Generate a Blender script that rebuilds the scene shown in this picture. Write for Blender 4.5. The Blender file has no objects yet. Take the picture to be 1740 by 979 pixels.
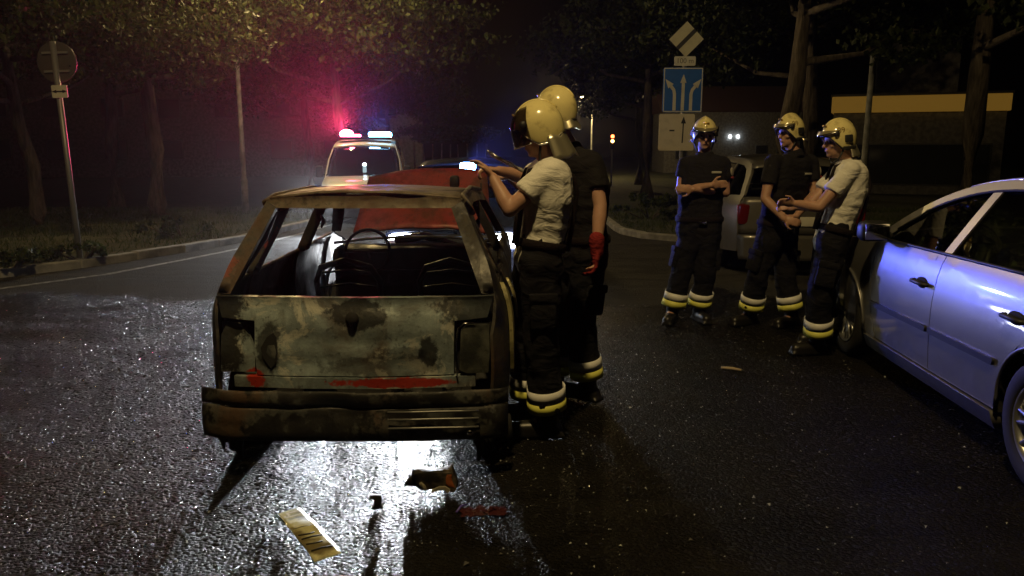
import bpy, bmesh, math, random
from mathutils import Vector, Matrix, Euler, noise
R = math.radians
random.seed(7)

# ------------------------------------------------------------------ camera, world, exposure
scene = bpy.context.scene
col = scene.collection
F_PX, HOR, CAM_H = 1340.0, 246.0, 1.6
PITCH = math.atan((489.5 - HOR) / F_PX)
cam_d = bpy.data.cameras.new('camera')
cam_d.sensor_width = 36.0
cam_d.lens = 36.0 * F_PX / 1740.0
cam_d.clip_start, cam_d.clip_end = 0.05, 500
cam = bpy.data.objects.new('camera', cam_d)
cam.location = (0, 0, CAM_H)
cam.rotation_euler = (math.pi / 2 - PITCH, 0, 0)
col.objects.link(cam)
scene.camera = cam

world = bpy.data.worlds.new('World')
scene.world = world
world.use_nodes = True
wn = world.node_tree
sky = wn.nodes.new('ShaderNodeTexSky')
sky.sky_type = 'NISHITA'
sky.sun_disc = False
sky.sun_elevation = R(-9)
sky.sun_rotation = R(200)
wn.nodes['Background'].inputs['Strength'].default_value = 0.10
wn.links.new(sky.outputs[0], wn.nodes['Background'].inputs[0])
scene.view_settings.view_transform = 'Standard'
scene.view_settings.look = 'None'
scene.view_settings.exposure = 0.0
scene.view_settings.gamma = 1.0
scene.view_settings.use_curve_mapping = False
scene.cycles.max_bounces = 4
scene.cycles.caustics_reflective = False
scene.cycles.caustics_refractive = False
scene.cycles.transparent_max_bounces = 12
scene.cycles.sample_clamp_indirect = 3.0
scene.cycles.use_denoising = True
scene.cycles.volume_bounces = 0
scene.cycles.use_adaptive_sampling = True
scene.cycles.adaptive_threshold = 0.02

LAMP_WARM = (1.0, 0.72, 0.30)
RED_P, BLUE_P, VAN_HL, POL_HL, FLASH_P = 7000, 1000, 440, 950, 900      # lamp powers of the emergency vehicles

def add_light(name, kind, loc, power, color, parent=None, radius=0.05, target=None, spot=None, blend=0.5):
    d = bpy.data.lights.new(name, kind)
    d.energy = power
    d.color = color
    d.shadow_soft_size = radius
    o = bpy.data.objects.new(name, d)
    col.objects.link(o)
    o.location = loc
    if kind == 'SPOT':
        d.spot_size = spot
        d.spot_blend = blend
        v = Vector(target) - Vector(loc)
        o.rotation_euler = v.to_track_quat('-Z', 'Y').to_euler()
    if parent:
        o.parent = parent
        o.matrix_parent_inverse = parent.matrix_basis.inverted()
    return o

# ------------------------------------------------------------------ helpers
def at(px, py, z=None, y=None):
    d = Vector(((px - 870) / F_PX, math.cos(PITCH) + (489.5 - py) / F_PX * math.sin(PITCH),
                -math.sin(PITCH) + (489.5 - py) / F_PX * math.cos(PITCH)))
    k = (z - CAM_H) / d.z if z is not None else y / d.y
    return Vector((0, 0, CAM_H)) + d * k

def gz(y):
    if y < 9: return 0.0
    if y < 45: return -(y - 9) * 0.027
    return -0.972

def lerp(a, b, t): return a + (b - a) * t
def interp(x, xs, ys):
    if x <= xs[0]: return ys[0]
    for i in range(len(xs) - 1):
        if x <= xs[i + 1]:
            t = (x - xs[i]) / (xs[i + 1] - xs[i])
            return lerp(ys[i], ys[i + 1], t)
    return ys[-1]
def sinterp(x, xs, ys):          # smooth (catmull-rom) interpolation
    if x <= xs[0]: return ys[0]
    if x >= xs[-1]: return ys[-1]
    for i in range(len(xs) - 1):
        if x <= xs[i + 1]: break
    def m(k):
        if k == 0: return (ys[1] - ys[0]) / (xs[1] - xs[0])
        if k == len(xs) - 1: return (ys[-1] - ys[-2]) / (xs[-1] - xs[-2])
        return (ys[k + 1] - ys[k - 1]) / (xs[k + 1] - xs[k - 1])
    h = xs[i + 1] - xs[i]; t = (x - xs[i]) / h
    return ((2*t**3 - 3*t*t + 1) * ys[i] + (t**3 - 2*t*t + t) * h * m(i)
            + (-2*t**3 + 3*t*t) * ys[i + 1] + (t**3 - t*t) * h * m(i + 1))

def empty(name, loc=(0, 0, 0), rz=0, label=None, cat=None, group=None):
    o = bpy.data.objects.new(name, None)
    col.objects.link(o)
    o.location = loc
    o.rotation_euler = (0, 0, rz)
    if label: tag(o, label, cat, group)
    return o
def tag(o, label, cat, group=None):
    o['label'] = label; o['category'] = cat
    if group: o['group'] = group
    return o
def structure(o): o['kind'] = 'structure'; return o

def link_mesh(name, me, mat, parent=None):
    o = bpy.data.objects.new(name, me)
    if mat is not None: me.materials.append(mat)
    col.objects.link(o)
    if parent: o.parent = parent
    return o
def obj(name, bm, mat, parent=None, smooth=True, auto=35):
    me = bpy.data.meshes.new(name)
    if smooth:
        for f in bm.faces: f.smooth = True
        for e in bm.edges:
            if len(e.link_faces) == 2 and e.calc_face_angle(0) > R(auto): e.smooth = False
    bm.to_mesh(me); bm.free()
    return link_mesh(name, me, mat, parent)
def copy_tree(o, parent=None):
    c = o.copy(); col.objects.link(c); c.parent = parent
    for ch in o.children: copy_tree(ch, c)
    return c

def add_box(bm, c, s, rot=None):
    r = bmesh.ops.create_cube(bm, size=1.0)
    M = Matrix.Translation(Vector(c)) @ (rot.to_matrix().to_4x4() if rot else Matrix()) @ Matrix.Diagonal((*s, 1))
    bmesh.ops.transform(bm, matrix=M, verts=r['verts'])
    return r['verts']
def bevel_box(bm, c, s, b=0.01, rot=None, seg=2):
    t = bmesh.new()
    add_box(t, (0, 0, 0), s)
    bmesh.ops.bevel(t, geom=t.edges[:], offset=b, segments=seg, affect='EDGES', profile=0.5)
    M = Matrix.Translation(Vector(c)) @ (rot.to_matrix().to_4x4() if rot else Matrix())
    t.transform(M)
    me = bpy.data.meshes.new('t'); t.to_mesh(me); t.free()
    bm.from_mesh(me); bpy.data.meshes.remove(me)
def frustum(bm, p1, r1, p2, r2, n=14, caps=True):
    p1, p2 = Vector(p1), Vector(p2)
    d = (p2 - p1)
    if d.length < 1e-6: return
    q = d.to_track_quat('Z', 'Y').to_matrix()
    A, B = [], []
    for i in range(n):
        a = 2 * math.pi * i / n
        e = q @ Vector((math.cos(a), math.sin(a), 0))
        A.append(bm.verts.new(p1 + e * r1)); B.append(bm.verts.new(p2 + e * r2))
    for i in range(n):
        j = (i + 1) % n
        bm.faces.new((A[i], A[j], B[j], B[i]))
    if caps:
        bm.faces.new(A[::-1]); bm.faces.new(B)
def ellipsoid(bm, c, r, rot=None, u=14, v=9):
    M = Matrix.Translation(Vector(c)) @ (rot.to_4x4() if rot else Matrix()) @ Matrix.Diagonal((*r, 1))
    nv = bm.verts.new; nf = bm.faces.new
    t, b = nv(M @ Vector((0, 0, 1))), nv(M @ Vector((0, 0, -1)))
    g = []
    for j in range(1, v):
        s_, c_ = math.sin(math.pi * j / v), math.cos(math.pi * j / v)
        g.append([nv(M @ Vector((s_ * math.cos(2 * math.pi * i / u), s_ * math.sin(2 * math.pi * i / u), c_))) for i in range(u)])
    for i in range(u):
        k = (i + 1) % u
        nf((t, g[0][i], g[0][k])); nf((b, g[-1][k], g[-1][i]))
        for j in range(v - 2): nf((g[j][i], g[j + 1][i], g[j + 1][k], g[j][k]))
def capsule(bm, p1, r1, p2, r2, n=14):
    frustum(bm, p1, r1, p2, r2, n)
    ellipsoid(bm, p1, (r1,) * 3, u=n); ellipsoid(bm, p2, (r2,) * 3, u=n)
def tube(bm, pts, r, n=8, caps=True):
    rs = r if isinstance(r, (list, tuple)) else [r] * len(pts)
    pts = [Vector(p) for p in pts]
    rings = []
    for i, p in enumerate(pts):
        d = (pts[min(i + 1, len(pts) - 1)] - pts[max(i - 1, 0)])
        q = d.to_track_quat('Z', 'Y').to_matrix()
        rings.append([bm.verts.new(p + q @ Vector((math.cos(2*math.pi*k/n), math.sin(2*math.pi*k/n), 0)) * rs[i]) for k in range(n)])
    for a, b in zip(rings, rings[1:]):
        for k in range(n):
            j = (k + 1) % n
            bm.faces.new((a[k], a[j], b[j], b[k]))
    if caps:
        bm.faces.new(rings[0][::-1]); bm.faces.new(rings[-1])
def lathe(bm, prof, n=40, axis='X', c=(0, 0, 0)):     # prof: (radius, offset along axis)
    c = Vector(c)
    rings = []
    for r, h in prof:
        ring = []
        for k in range(n):
            a = 2 * math.pi * k / n
            if axis == 'X': p = Vector((h, r * math.cos(a), r * math.sin(a)))
            elif axis == 'Z': p = Vector((r * math.cos(a), r * math.sin(a), h))
            else: p = Vector((r * math.cos(a), h, r * math.sin(a)))
            ring.append(bm.verts.new(c + p))
        rings.append(ring)
    for a, b in zip(rings, rings[1:]):
        for k in range(n):
            j = (k + 1) % n
            bm.faces.new((a[k], a[j], b[j], b[k]))
def patch(bm, nu, nv, fn):
    g = [[bm.verts.new(fn(i / nu, j / nv)) for j in range(nv + 1)] for i in range(nu + 1)]
    for i in range(nu):
        for j in range(nv):
            bm.faces.new((g[i][j], g[i + 1][j], g[i + 1][j + 1], g[i][j + 1]))
def patch_obj(name, nu, nv, fn, mat, parent, solid=0.0):
    bm = bmesh.new(); patch(bm, nu, nv, fn)
    bmesh.ops.recalc_face_normals(bm, faces=bm.faces[:])
    o = obj(name, bm, mat, parent)
    if solid:
        m = o.modifiers.new('s', 'SOLIDIFY'); m.thickness = solid; m.offset = 0
    return o

def panel(name, poly, fn, mat, parent, g=0.07, th=0.015, flange=True):
    """2D outline -> gridded sheet, mapped to 3D by fn(a, b, depth), with returned edges."""
    bm = bmesh.new()
    vs = [bm.verts.new((a, b, 0)) for a, b in poly]
    bm.faces.new(vs)
    bmesh.ops.triangulate(bm, faces=bm.faces[:])
    for ax in (0, 1):
        lo = min(p[ax] for p in poly); hi = max(p[ax] for p in poly)
        k = math.floor(lo / g) + 1
        while k * g < hi:
            if k * g - lo > 1e-4 and hi - k * g > 1e-4:
                co = [0, 0, 0]; co[ax] = k * g
                no = [0, 0, 0]; no[ax] = 1
                bmesh.ops.bisect_plane(bm, geom=bm.verts[:] + bm.edges[:] + bm.faces[:], dist=1e-6, plane_co=co, plane_no=no)
            k += 1
    diag = [e for e in bm.edges if len(e.link_faces) == 2
            and abs(e.verts[0].co.x - e.verts[1].co.x) > 1e-5 and abs(e.verts[0].co.y - e.verts[1].co.y) > 1e-5]
    bmesh.ops.dissolve_edges(bm, edges=diag, use_verts=False)
    bmesh.ops.recalc_face_normals(bm, faces=bm.faces[:])
    if bm.faces[:] and bm.faces[:][0].normal.z < 0:
        bmesh.ops.reverse_faces(bm, faces=bm.faces[:])
    if flange and th:
        be = [e for e in bm.edges if len(e.link_faces) == 1]
        r = bmesh.ops.extrude_edge_only(bm, edges=be)
        for v in r['geom']:
            if isinstance(v, bmesh.types.BMVert): v.co.z = -th
        for e in be: e.smooth = False
    for f in bm.faces: f.smooth = True
    for v in bm.verts: v.co = fn(v.co.x, v.co.y, v.co.z)
    me = bpy.data.meshes.new(name)
    bm.to_mesh(me); bm.free()
    return link_mesh(name, me, mat, parent)

def arc(cx, cy, r, a0, a1, n=12):
    return [(cx + r * math.cos(R(lerp(a0, a1, i / n))), cy + r * math.sin(R(lerp(a0, a1, i / n)))) for i in range(n + 1)]

# ------------------------------------------------------------------ materials
MATS = {}
def mat(name, color=(.5, .5, .5), rough=0.6, metal=0.0, emit=None, es=0.0, spec=0.5, coat=0.0, trans=0.0, alpha=1.0, sheen=0):
    if name in MATS: return MATS[name]
    m = bpy.data.materials.new(name); m.use_nodes = True
    b = m.node_tree.nodes['Principled BSDF']
    b.inputs['Base Color'].default_value = (*color, 1)
    b.inputs['Roughness'].default_value = rough
    b.inputs['Metallic'].default_value = metal
    b.inputs['Specular IOR Level'].default_value = spec
    b.inputs['Coat Weight'].default_value = coat
    b.inputs['Coat Roughness'].default_value = 0.05
    b.inputs['Sheen Weight'].default_value = sheen
    b.inputs['Alpha'].default_value = alpha
    if emit:
        b.inputs['Emission Color'].default_value = (*emit, 1)
        b.inputs['Emission Strength'].default_value = es
    MATS[name] = m
    return m
class NB:
    """small node builder"""
    def __init__(s, m):
        s.t = m.node_tree; s.b = s.t.nodes['Principled BSDF']; s.tc = s.t.nodes.new('ShaderNodeTexCoord')
    def n(s, t, **kw):
        x = s.t.nodes.new('ShaderNode' + t)
        for k, v in kw.items():
            if k.startswith('i_'): x.inputs[k[2:].replace('_', ' ')].default_value = v
            else: setattr(x, k, v)
        return x
    def l(s, a, b): s.t.links.new(a, b)
    def noise(s, scale, detail=4, rough=.55, vec=None, dist=0.0):
        x = s.n('TexNoise'); x.inputs['Scale'].default_value = scale; x.inputs['Detail'].default_value = detail
        x.inputs['Roughness'].default_value = rough; x.inputs['Distortion'].default_value = dist
        s.l(vec if vec else s.tc.outputs['Object'], x.inputs['Vector'])
        return x.outputs['Fac']
    def ramp(s, fac, stops, interp='LINEAR'):
        x = s.n('ValToRGB'); x.color_ramp.interpolation = interp
        e = x.color_ramp.elements
        while len(e) < len(stops): e.new(0.5)
        for i, (p, c) in enumerate(stops):
            e[i].position = p
            e[i].color = (*c, 1) if isinstance(c, (tuple, list)) else (c, c, c, 1)
        s.l(fac, x.inputs[0]); return x.outputs[0]
    def math(s, op, a, b=None, clamp=False):
        x = s.n('Math', operation=op); x.use_clamp = clamp
        for i, v in enumerate((a, b)):
            if v is None: continue
            if isinstance(v, (int, float)): x.inputs[i].default_value = v
            else: s.l(v, x.inputs[i])
        return x.outputs[0]
    def mix(s, fac, a, b):
        x = s.n('Mix', data_type='RGBA')
        for k, v in ((0, fac), (6, a), (7, b)):
            if isinstance(v, (int, float)): x.inputs[k].default_value = v
            elif isinstance(v, tuple): x.inputs[k].default_value = (*v, 1)
            else: s.l(v, x.inputs[k])
        return x.outputs[2]
    def bump(s, h, strength=.3, dist=.01, normal=None):
        x = s.n('Bump'); x.inputs['Strength'].default_value = strength; x.inputs['Distance'].default_value = dist
        s.l(h, x.inputs['Height'])
        if normal: s.l(normal, x.inputs['Normal'])
        return x.outputs[0]
    def mapr(s, v, a, b, c=0., d=1., smooth=True):
        x = s.n('MapRange'); x.interpolation_type = 'SMOOTHSTEP' if smooth else 'LINEAR'
        x.inputs[1].default_value = a; x.inputs[2].default_value = b; x.inputs[3].default_value = c; x.inputs[4].default_value = d
        s.l(v, x.inputs[0]); return x.outputs[0]
    def xyz(s, vec=None):
        x = s.n('SeparateXYZ'); s.l(vec if vec else s.tc.outputs['Object'], x.inputs[0]); return x.outputs
    def rag(s):
        if not hasattr(s, '_rag'): s._rag = s.math('ADD', s.math('MULTIPLY', s.noise(9, 5, .65), .62), s.math('MULTIPLY', s.noise(42, 4, .6), .38))
        return s._rag
    def ball(s, c, r, soft=.16):           # 1 inside a ball or ellipsoid around c (object coords), ragged by noise
        if isinstance(r, (int, float)): r = (r, r, r)
        a = s.n('VectorMath', operation='SUBTRACT'); a.inputs[1].default_value = c; s.l(s.tc.outputs['Object'], a.inputs[0])
        e = s.n('VectorMath', operation='DIVIDE'); e.inputs[1].default_value = r; s.l(a.outputs[0], e.inputs[0])
        x = s.n('VectorMath', operation='LENGTH'); s.l(e.outputs[0], x.inputs[0])
        d = s.math('ADD', x.outputs['Value'], s.math('MULTIPLY', s.math('SUBTRACT', s.rag(), .5), 2.4))
        return s.mapr(d, 1 - soft, 1 + soft, 1, 0)
    def set(s, k, v):
        if isinstance(v, (int, float)): s.b.inputs[k].default_value = v
        else: s.l(v, s.b.inputs[k])

def asphalt_mat():
    m = mat('asphalt'); k = NB(m); x, y, z = k.xyz()
    big = k.noise(.35, 4); mid = k.noise(2.2, 5); fine = k.noise(34, 4)
    # wet patch where the fire was put out: its edge runs about 8 to 9 m from the camera
    edge = k.math('ADD', y, k.math('MULTIPLY', k.math('SUBTRACT', k.noise(.7, 6, .6), .5), 4.2))
    wet = k.mapr(edge, 7.9, 8.5, 1, 0)
    far = k.mapr(x, -9, -8, 0, 1)
    pool = k.mapr(mid, .40, .62, 0, 1)
    dry = k.mix(k.ramp(fine, [(.35, .0), (.65, 1.)]), (.045, .043, .039), (.095, .09, .08))
    dry = k.mix(k.mapr(big, .35, .65), dry, (.062, .058, .05))
    wetc = k.mix(fine, (.009, .0085, .008), (.022, .020, .017))
    k.set('Base Color', k.mix(wet, dry, wetc))
    rw = k.math('ADD', .06, k.math('MULTIPLY', pool, .05))
    rr = k.n('Mix', data_type='FLOAT'); k.l(wet, rr.inputs[0]); rr.inputs[2].default_value = .72; k.l(rw, rr.inputs[3])
    vor = k.n('TexVoronoi', feature='F1'); vor.inputs['Scale'].default_value = 66; k.l(k.tc.outputs['Object'], vor.inputs['Vector'])
    # single wet stones standing clear of the film shine, the rest is matt
    sep = k.n('SeparateColor'); k.l(vor.outputs['Color'], sep.inputs[0])
    stone = k.math('MULTIPLY', k.mapr(sep.outputs[0], .85, .90), wet)
    k.set('Specular IOR Level', k.math('ADD', .025, k.math('MULTIPLY', stone, .97)))
    k.set('Roughness', k.math('ADD', rr.outputs[0], k.math('MULTIPLY', k.math('SUBTRACT', wet, stone), .22)))
    h = k.math('ADD', k.math('MULTIPLY', vor.outputs['Distance'], -1.0), k.math('MULTIPLY', k.noise(210, 3), .6))
    mp = k.n('Mapping'); mp.inputs['Scale'].default_value = (.9, 2.4, 1); mp.inputs['Rotation'].default_value = (0, 0, .35); k.l(k.tc.outputs['Object'], mp.inputs[0])
    wash = k.mapr(k.noise(1.1, 6, .62, mp.outputs[0], .6), .38, .66, .50, 1.35)
    amp = k.math('MULTIPLY', h, wash)
    b1 = k.bump(amp, 1.0, .026)
    b2 = k.bump(k.noise(3.0, 3), .10, .03, b1)
    k.set('Normal', b2)
    return m
def soil_grass_mat():
    m = mat('verge_soil', rough=.95); k = NB(m)
    k.set('Base Color', k.ramp(k.noise(3, 6), [(.3, (.018, .020, .010)), (.5, (.035, .042, .018)), (.7, (.07, .055, .035))]))
    k.set('Normal', k.bump(k.noise(22, 5), .8, .05)); return m
def concrete_mat(name='kerb_concrete', c=(.30, .29, .27)):
    m = mat(name, rough=.85); k = NB(m)
    d = tuple(v * .55 for v in c)
    k.set('Base Color', k.mix(k.mapr(k.noise(5, 6), .35, .65), d, c)); k.set('Normal', k.bump(k.noise(60, 4), .4, .006)); return m
def bark_mat():
    m = mat('bark', rough=.95); k = NB(m)
    mp = k.n('Mapping'); mp.inputs['Scale'].default_value = (5, 5, .8); k.l(k.tc.outputs['Object'], mp.inputs[0])
    n = k.noise(3, 6, vec=mp.outputs[0])
    k.set('Base Color', k.ramp(n, [(.3, (.035, .027, .02)), (.7, (.14, .115, .09))])); k.set('Normal', k.bump(n, .9, .05)); return m
def leaf_mat(name, a, b):
    m = mat(name, rough=.55, spec=.3); k = NB(m)
    g = k.n('NewGeometry')
    c = k.ramp(g.outputs['Random Per Island'], [(0, a), (1, b)]) 
    k.set('Base Color', c)
    t = k.n('BsdfTranslucent'); k.l(c, t.inputs[0])
    mx = k.n('MixShader'); mx.inputs[0].default_value = .3
    out = m.node_tree.nodes['Material Output']
    k.l(k.b.outputs[0], mx.inputs[1]); k.l(t.outputs[0], mx.inputs[2]); k.l(mx.outputs[0], out.inputs[0]); return m
def glass_mat(name, tint=(.55, .6, .58), refl=1.0, rough=.02):
    m = bpy.data.materials.new(name); m.use_nodes = True; t = m.node_tree
    t.nodes.remove(t.nodes['Principled BSDF'])
    tr = t.nodes.new('ShaderNodeBsdfTransparent'); tr.inputs[0].default_value = (*tint, 1)
    gl = t.nodes.new('ShaderNodeBsdfGlossy'); gl.inputs['Roughness'].default_value = rough
    lw = t.nodes.new('ShaderNodeLayerWeight'); lw.inputs[0].default_value = .5
    pw = t.nodes.new('ShaderNodeMath'); pw.operation = 'POWER'; pw.inputs[1].default_value = 4.5; t.links.new(lw.outputs['Facing'], pw.inputs[0])
    fr = t.nodes.new('ShaderNodeMath'); fr.operation = 'MULTIPLY_ADD'; fr.inputs[1].default_value = .8; fr.inputs[2].default_value = .045; t.links.new(pw.outputs[0], fr.inputs[0])
    mx = t.nodes.new('ShaderNodeMixShader')
    t.links.new(fr.outputs[0], mx.inputs[0]); t.links.new(tr.outputs[0], mx.inputs[1]); t.links.new(gl.outputs[0], mx.inputs[2])
    t.links.new(mx.outputs[0], t.nodes['Material Output'].inputs[0]); MATS[name] = m; return m
def paint_mat(name, c, metal=.5, rough=.3, flake=True, dirt=.25):
    m = mat(name, c, rough, metal, coat=.8); k = NB(m)
    d = k.mapr(k.noise(2.5, 6), .4, .75, 0, dirt)
    x, y, z = k.xyz()
    low = k.math('MULTIPLY', k.mapr(z, .15, .6, 1, 0), k.mapr(k.noise(9, 5), .3, .7, .1, .6))
    k.set('Base Color', k.mix(k.math('MAXIMUM', k.math('MULTIPLY', d, .5), low), c, (.10, .09, .075)))
    k.set('Roughness', k.math('ADD', rough, k.math('MULTIPLY', low, .4)))
    k.set('Coat Weight', k.math('SUBTRACT', .8, low, True))
    return m
def fabric_mat(name, c, rough=.9, scale=9, strength=.38, stain=.25):
    m = mat(name, c, rough, spec=.25); k = NB(m)
    mp = k.n('Mapping'); mp.inputs['Scale'].default_value = (1, 1, 1.8); k.l(k.tc.outputs['Object'], mp.inputs[0])
    w = k.noise(scale, 3, .5, mp.outputs[0], 1.2)
    b = k.bump(w, strength, .04); b = k.bump(k.noise(400, 2), .25, .002, b)
    k.set('Normal', b)
    k.set('Base Color', k.mix(k.mapr(k.noise(5, 5), .45, .75, 0, stain), c, tuple(v * .45 for v in c))); return m
def skin_mat():
    m = mat('skin', (.50, .29, .20), .5); k = NB(m)
    k.set('Base Color', k.mix(k.noise(14, 4), (.42, .22, .15), (.56, .34, .24)))
    k.b.inputs['Subsurface Weight'].default_value = .08; k.b.inputs['Subsurface Radius'].default_value = (.02, .008, .004)
    k.set('Normal', k.bump(k.noise(120, 3), .15, .003)); return m
def helmet_mat():
    m = mat('helmet_shell', (.80, .70, .30), .22, coat=.7); k = NB(m)
    k.set('Base Color', k.mix(k.mapr(k.noise(14, 6), .52, .72, 0, .55), (.86, .75, .34), (.36, .28, .12)))
    k.set('Roughness', k.mapr(k.noise(30, 5), .3, .7, .07, .26)); return m
def sign_mat(name, c, rough=.45):
    m = mat(name, c, rough); k = NB(m)
    k.set('Base Color', k.mix(k.mapr(k.noise(7, 6), .45, .75, 0, .35), c, tuple(v * .55 for v in c))); return m
def burnt_mat(name, blobs=(), reds=(), pale=(.21, .20, .16), amount=.5, ash=0.0, edge=.06):
    """burnt-out sheet metal: ash-pale steel, rust bloom, soot, leftover red paint"""
    m = mat(name, rough=.7, metal=.15); k = NB(m)
    n1 = k.noise(2.6, 7, .6, dist=.4); n2 = k.noise(7, 7, .65); n3 = k.noise(38, 4)
    mp = k.n('Mapping'); mp.inputs['Scale'].default_value = (7, 7, 1.2); k.l(k.tc.outputs['Object'], mp.inputs[0])
    streak = k.noise(1.6, 5, .6, mp.outputs[0])
    base = k.mix(k.mapr(n2, .35, .65), pale, tuple(v * .55 for v in pale))
    base = k.mix(k.mapr(n1, .5, .68, 0, .8), base, (.085, .042, .022))
    base = k.mix(k.mapr(streak, .52, .7, 0, .45), base, (.05, .045, .038))
    soot = k.mapr(k.math('ADD', k.math('MULTIPLY', n1, .5), k.math('MULTIPLY', n2, .5)), amount - edge, amount + edge, 1, 0)
    if ash: base = k.mix(k.mapr(k.noise(4.2, 8, .7, dist=.8), .52, .60, 0, ash), base, (.56, .56, .50))
    base = k.mix(soot, base, (.014, .013, .013))
    for c, r, f in blobs: base = k.mix(k.math('MULTIPLY', k.ball(c, r), f), base, (.010, .010, .011))
    for c, r, f in reds: base = k.mix(k.math('MULTIPLY', k.ball(c, r, .15), f), base, (.42, .035, .02))
    base = k.mix(k.mapr(n3, .58, .7, 0, .5), base, (.02, .018, .016))
    k.set('Base Color', base)
    k.set('Roughness', k.mapr(n2, .3, .7, .38, .85))
    b = k.bump(n1, .35, .03); b = k.bump(n3, .35, .006, b); k.set('Normal', b)
    return m

M_ASPH = asphalt_mat(); M_SOIL = soil_grass_mat(); M_KERB = concrete_mat(); M_BARK = bark_mat()
M_LEAF = leaf_mat('leaf', (.026, .046, .012), (.072, .086, .024)); M_LEAF2 = leaf_mat('leaf_dark', (.018, .030, .010), (.05, .062, .02))
M_GLASS = glass_mat('car_glass', (.13, .145, .14)); M_CLEAR = glass_mat('clear_glass', (.85, .88, .88))
M_SMOKE = glass_mat('smoked_visor', (.22, .20, .17), rough=.06)
M_RUBBER = mat('rubber', (.018, .018, .018), .75); M_PLASTIC = mat('black_plastic', (.02, .02, .021), .5)
M_CHROME = mat('chrome', (.7, .7, .7), .15, 1.0); M_RIM = mat('alloy', (.55, .56, .58), .32, .85)
M_SILVER = paint_mat('silver_paint', (.29, .285, .28), .70, .36)
M_WHITEP = paint_mat('white_paint', (.74, .74, .72), 0, .3); M_GREYP = paint_mat('champagne_paint', (.14, .13, .11), .4, .35)
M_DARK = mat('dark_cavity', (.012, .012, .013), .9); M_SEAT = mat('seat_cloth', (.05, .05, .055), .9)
M_STEEL = mat('galvanised', (.33, .33, .32), .5, .6); M_POLE = concrete_mat('pole_paint', (.26, .26, .25))
M_SKIN = skin_mat(); M_HELM = helmet_mat()
M_TEE = fabric_mat('white_cotton', (.80, .78, .72), stain=.18); M_NAVY = fabric_mat('navy_cotton', (.013, .012, .014))
M_TROUS = fabric_mat('dark_trousers', (.008, .008, .011), scale=7, strength=.5)
M_BOOT = mat('boot_leather', (.014, .013, .012), .38); M_STRAP = fabric_mat('strap', (.012, .008, .009), scale=30, strength=.2)
M_BANDS = mat('band_silver', (.78, .78, .76), .45); M_BANDY = mat('band_yellow', (.80, .80, .16), .5)
M_ALU = mat('aluminised', (.82, .76, .55), .3, .85); M_GLOVE = fabric_mat('red_glove', (.22, .02, .022), scale=20)
M_EYE = mat('eye', (.10, .08, .07), .25); M_LIP = mat('lip', (.36, .20, .15), .6)

# ================================================================== SETTING
def ground_sheet(name, poly, dz, mt, g=1.0, wob=0.0):
    def fn(a, b, d):
        w = wob * noise.noise(Vector((a * .5, b * .5, 3))) if wob else 0
        return Vector((a, b, gz(b) + dz + w))
    return structure(panel(name, poly, fn, mt, None, g=g, flange=False))
ground_sheet('road', [(-60, -14), (70, -14), (70, 9.0), (70, 170), (-60, 170), (-60, 9.0)], 0.0, M_ASPH, g=3.0)

# left kerb line (inner edge, road side), right island outline
KL = [(-13, 8.1), (-9.5, 8.25), (-7.6, 8.6), (-6.5, 9.2), (-5.75, 10.6), (-5.2, 12.6), (-4.86, 14.5), (-4.7, 18), (-4.6, 24), (-4.5, 34), (-4.4, 60), (-4.3, 120)]
KR = [(30, 12.6), (12, 12.9), (6, 13.3), (3.4, 13.9), (2.5, 14.8), (2.15, 16.2), (2.3, 20), (2.8, 27), (3.6, 40), (4.6, 60), (6, 120)]
def resample(poly, step):
    out = [Vector((*poly[0], 0))]; carry = 0
    pts = [Vector((*p, 0)) for p in poly]
    dense = []
    for i in range(len(pts) - 1):
        n = max(1, int((pts[i + 1] - pts[i]).length / .1))
        for k in range(n): dense.append(pts[i].lerp(pts[i + 1], k / n))
    dense.append(pts[-1])
    for a, b in zip(dense, dense[1:]):
        carry += (b - a).length
        if carry >= step: out.append(b.copy()); carry = 0
    return out
def kerb(name, line, side, label=None, ymax=30, h=.12):
    root = structure(empty(name))
    pts = [p for p in resample(line, 1.0)]
    # a shared kerb-stone mesh, 0.985 m long, rounded top edge, uneven
    bm = bmesh.new(); bevel_box(bm, (0, 0, 0), (.985, .15, .30), .02)
    st = bpy.data.meshes.new('kerb_stone'); 
    for f in bm.faces: f.smooth = False
    bm.to_mesh(st); bm.free(); st.materials.append(M_KERB)
    far = bmesh.new()
    for a, b in zip(pts, pts[1:]):
        d = b - a; mid = (a + b) / 2
        nrm = Vector((-d.y, d.x, 0)).normalized() * side
        ang = math.atan2(d.y, d.x)
        c = mid + nrm * .075
        z = gz(mid.y) + h - .15 + random.uniform(-.008, .008)
        if mid.y < ymax and abs(mid.x) < 14:
            o = bpy.data.objects.new('kerb_stone', st); col.objects.link(o); o.parent = root
            o.location = (c.x, c.y, z); o.rotation_euler = (random.uniform(-.02, .02), math.atan2(gz(a.y) - gz(b.y), d.length), ang + random.uniform(-.012, .012))
            o.scale = (d.length / 1.0, 1, 1)
        else:
            add_box(far, (c.x, c.y, z), (d.length * .985, .15, .30), Euler((0, 0, ang)))
    o = obj('kerb_stone_run', far, M_KERB, root, smooth=False); o['kind'] = 'stuff'
    return root
kerb('kerb_left', KL, 1); kerb('kerb_island', KR, -1)
VL = [(x - .16 if y > 12 else x - .1, y + (.14 if y < 12 else 0)) for x, y in KL]
ground_sheet('verge_left', VL + [(-60, 120), (-60, 8.4), (-13, 8.3)][0:2] , .10, M_SOIL, g=1.5, wob=.05)
VR = [(x + .16 if y > 14 else x, y + (.16 if y < 14.5 else 0)) for x, y in KR]
ground_sheet('verge_island', VR + [(60, 120), (60, 12.8)], .10, M_SOIL, g=1.5, wob=.05)

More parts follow.
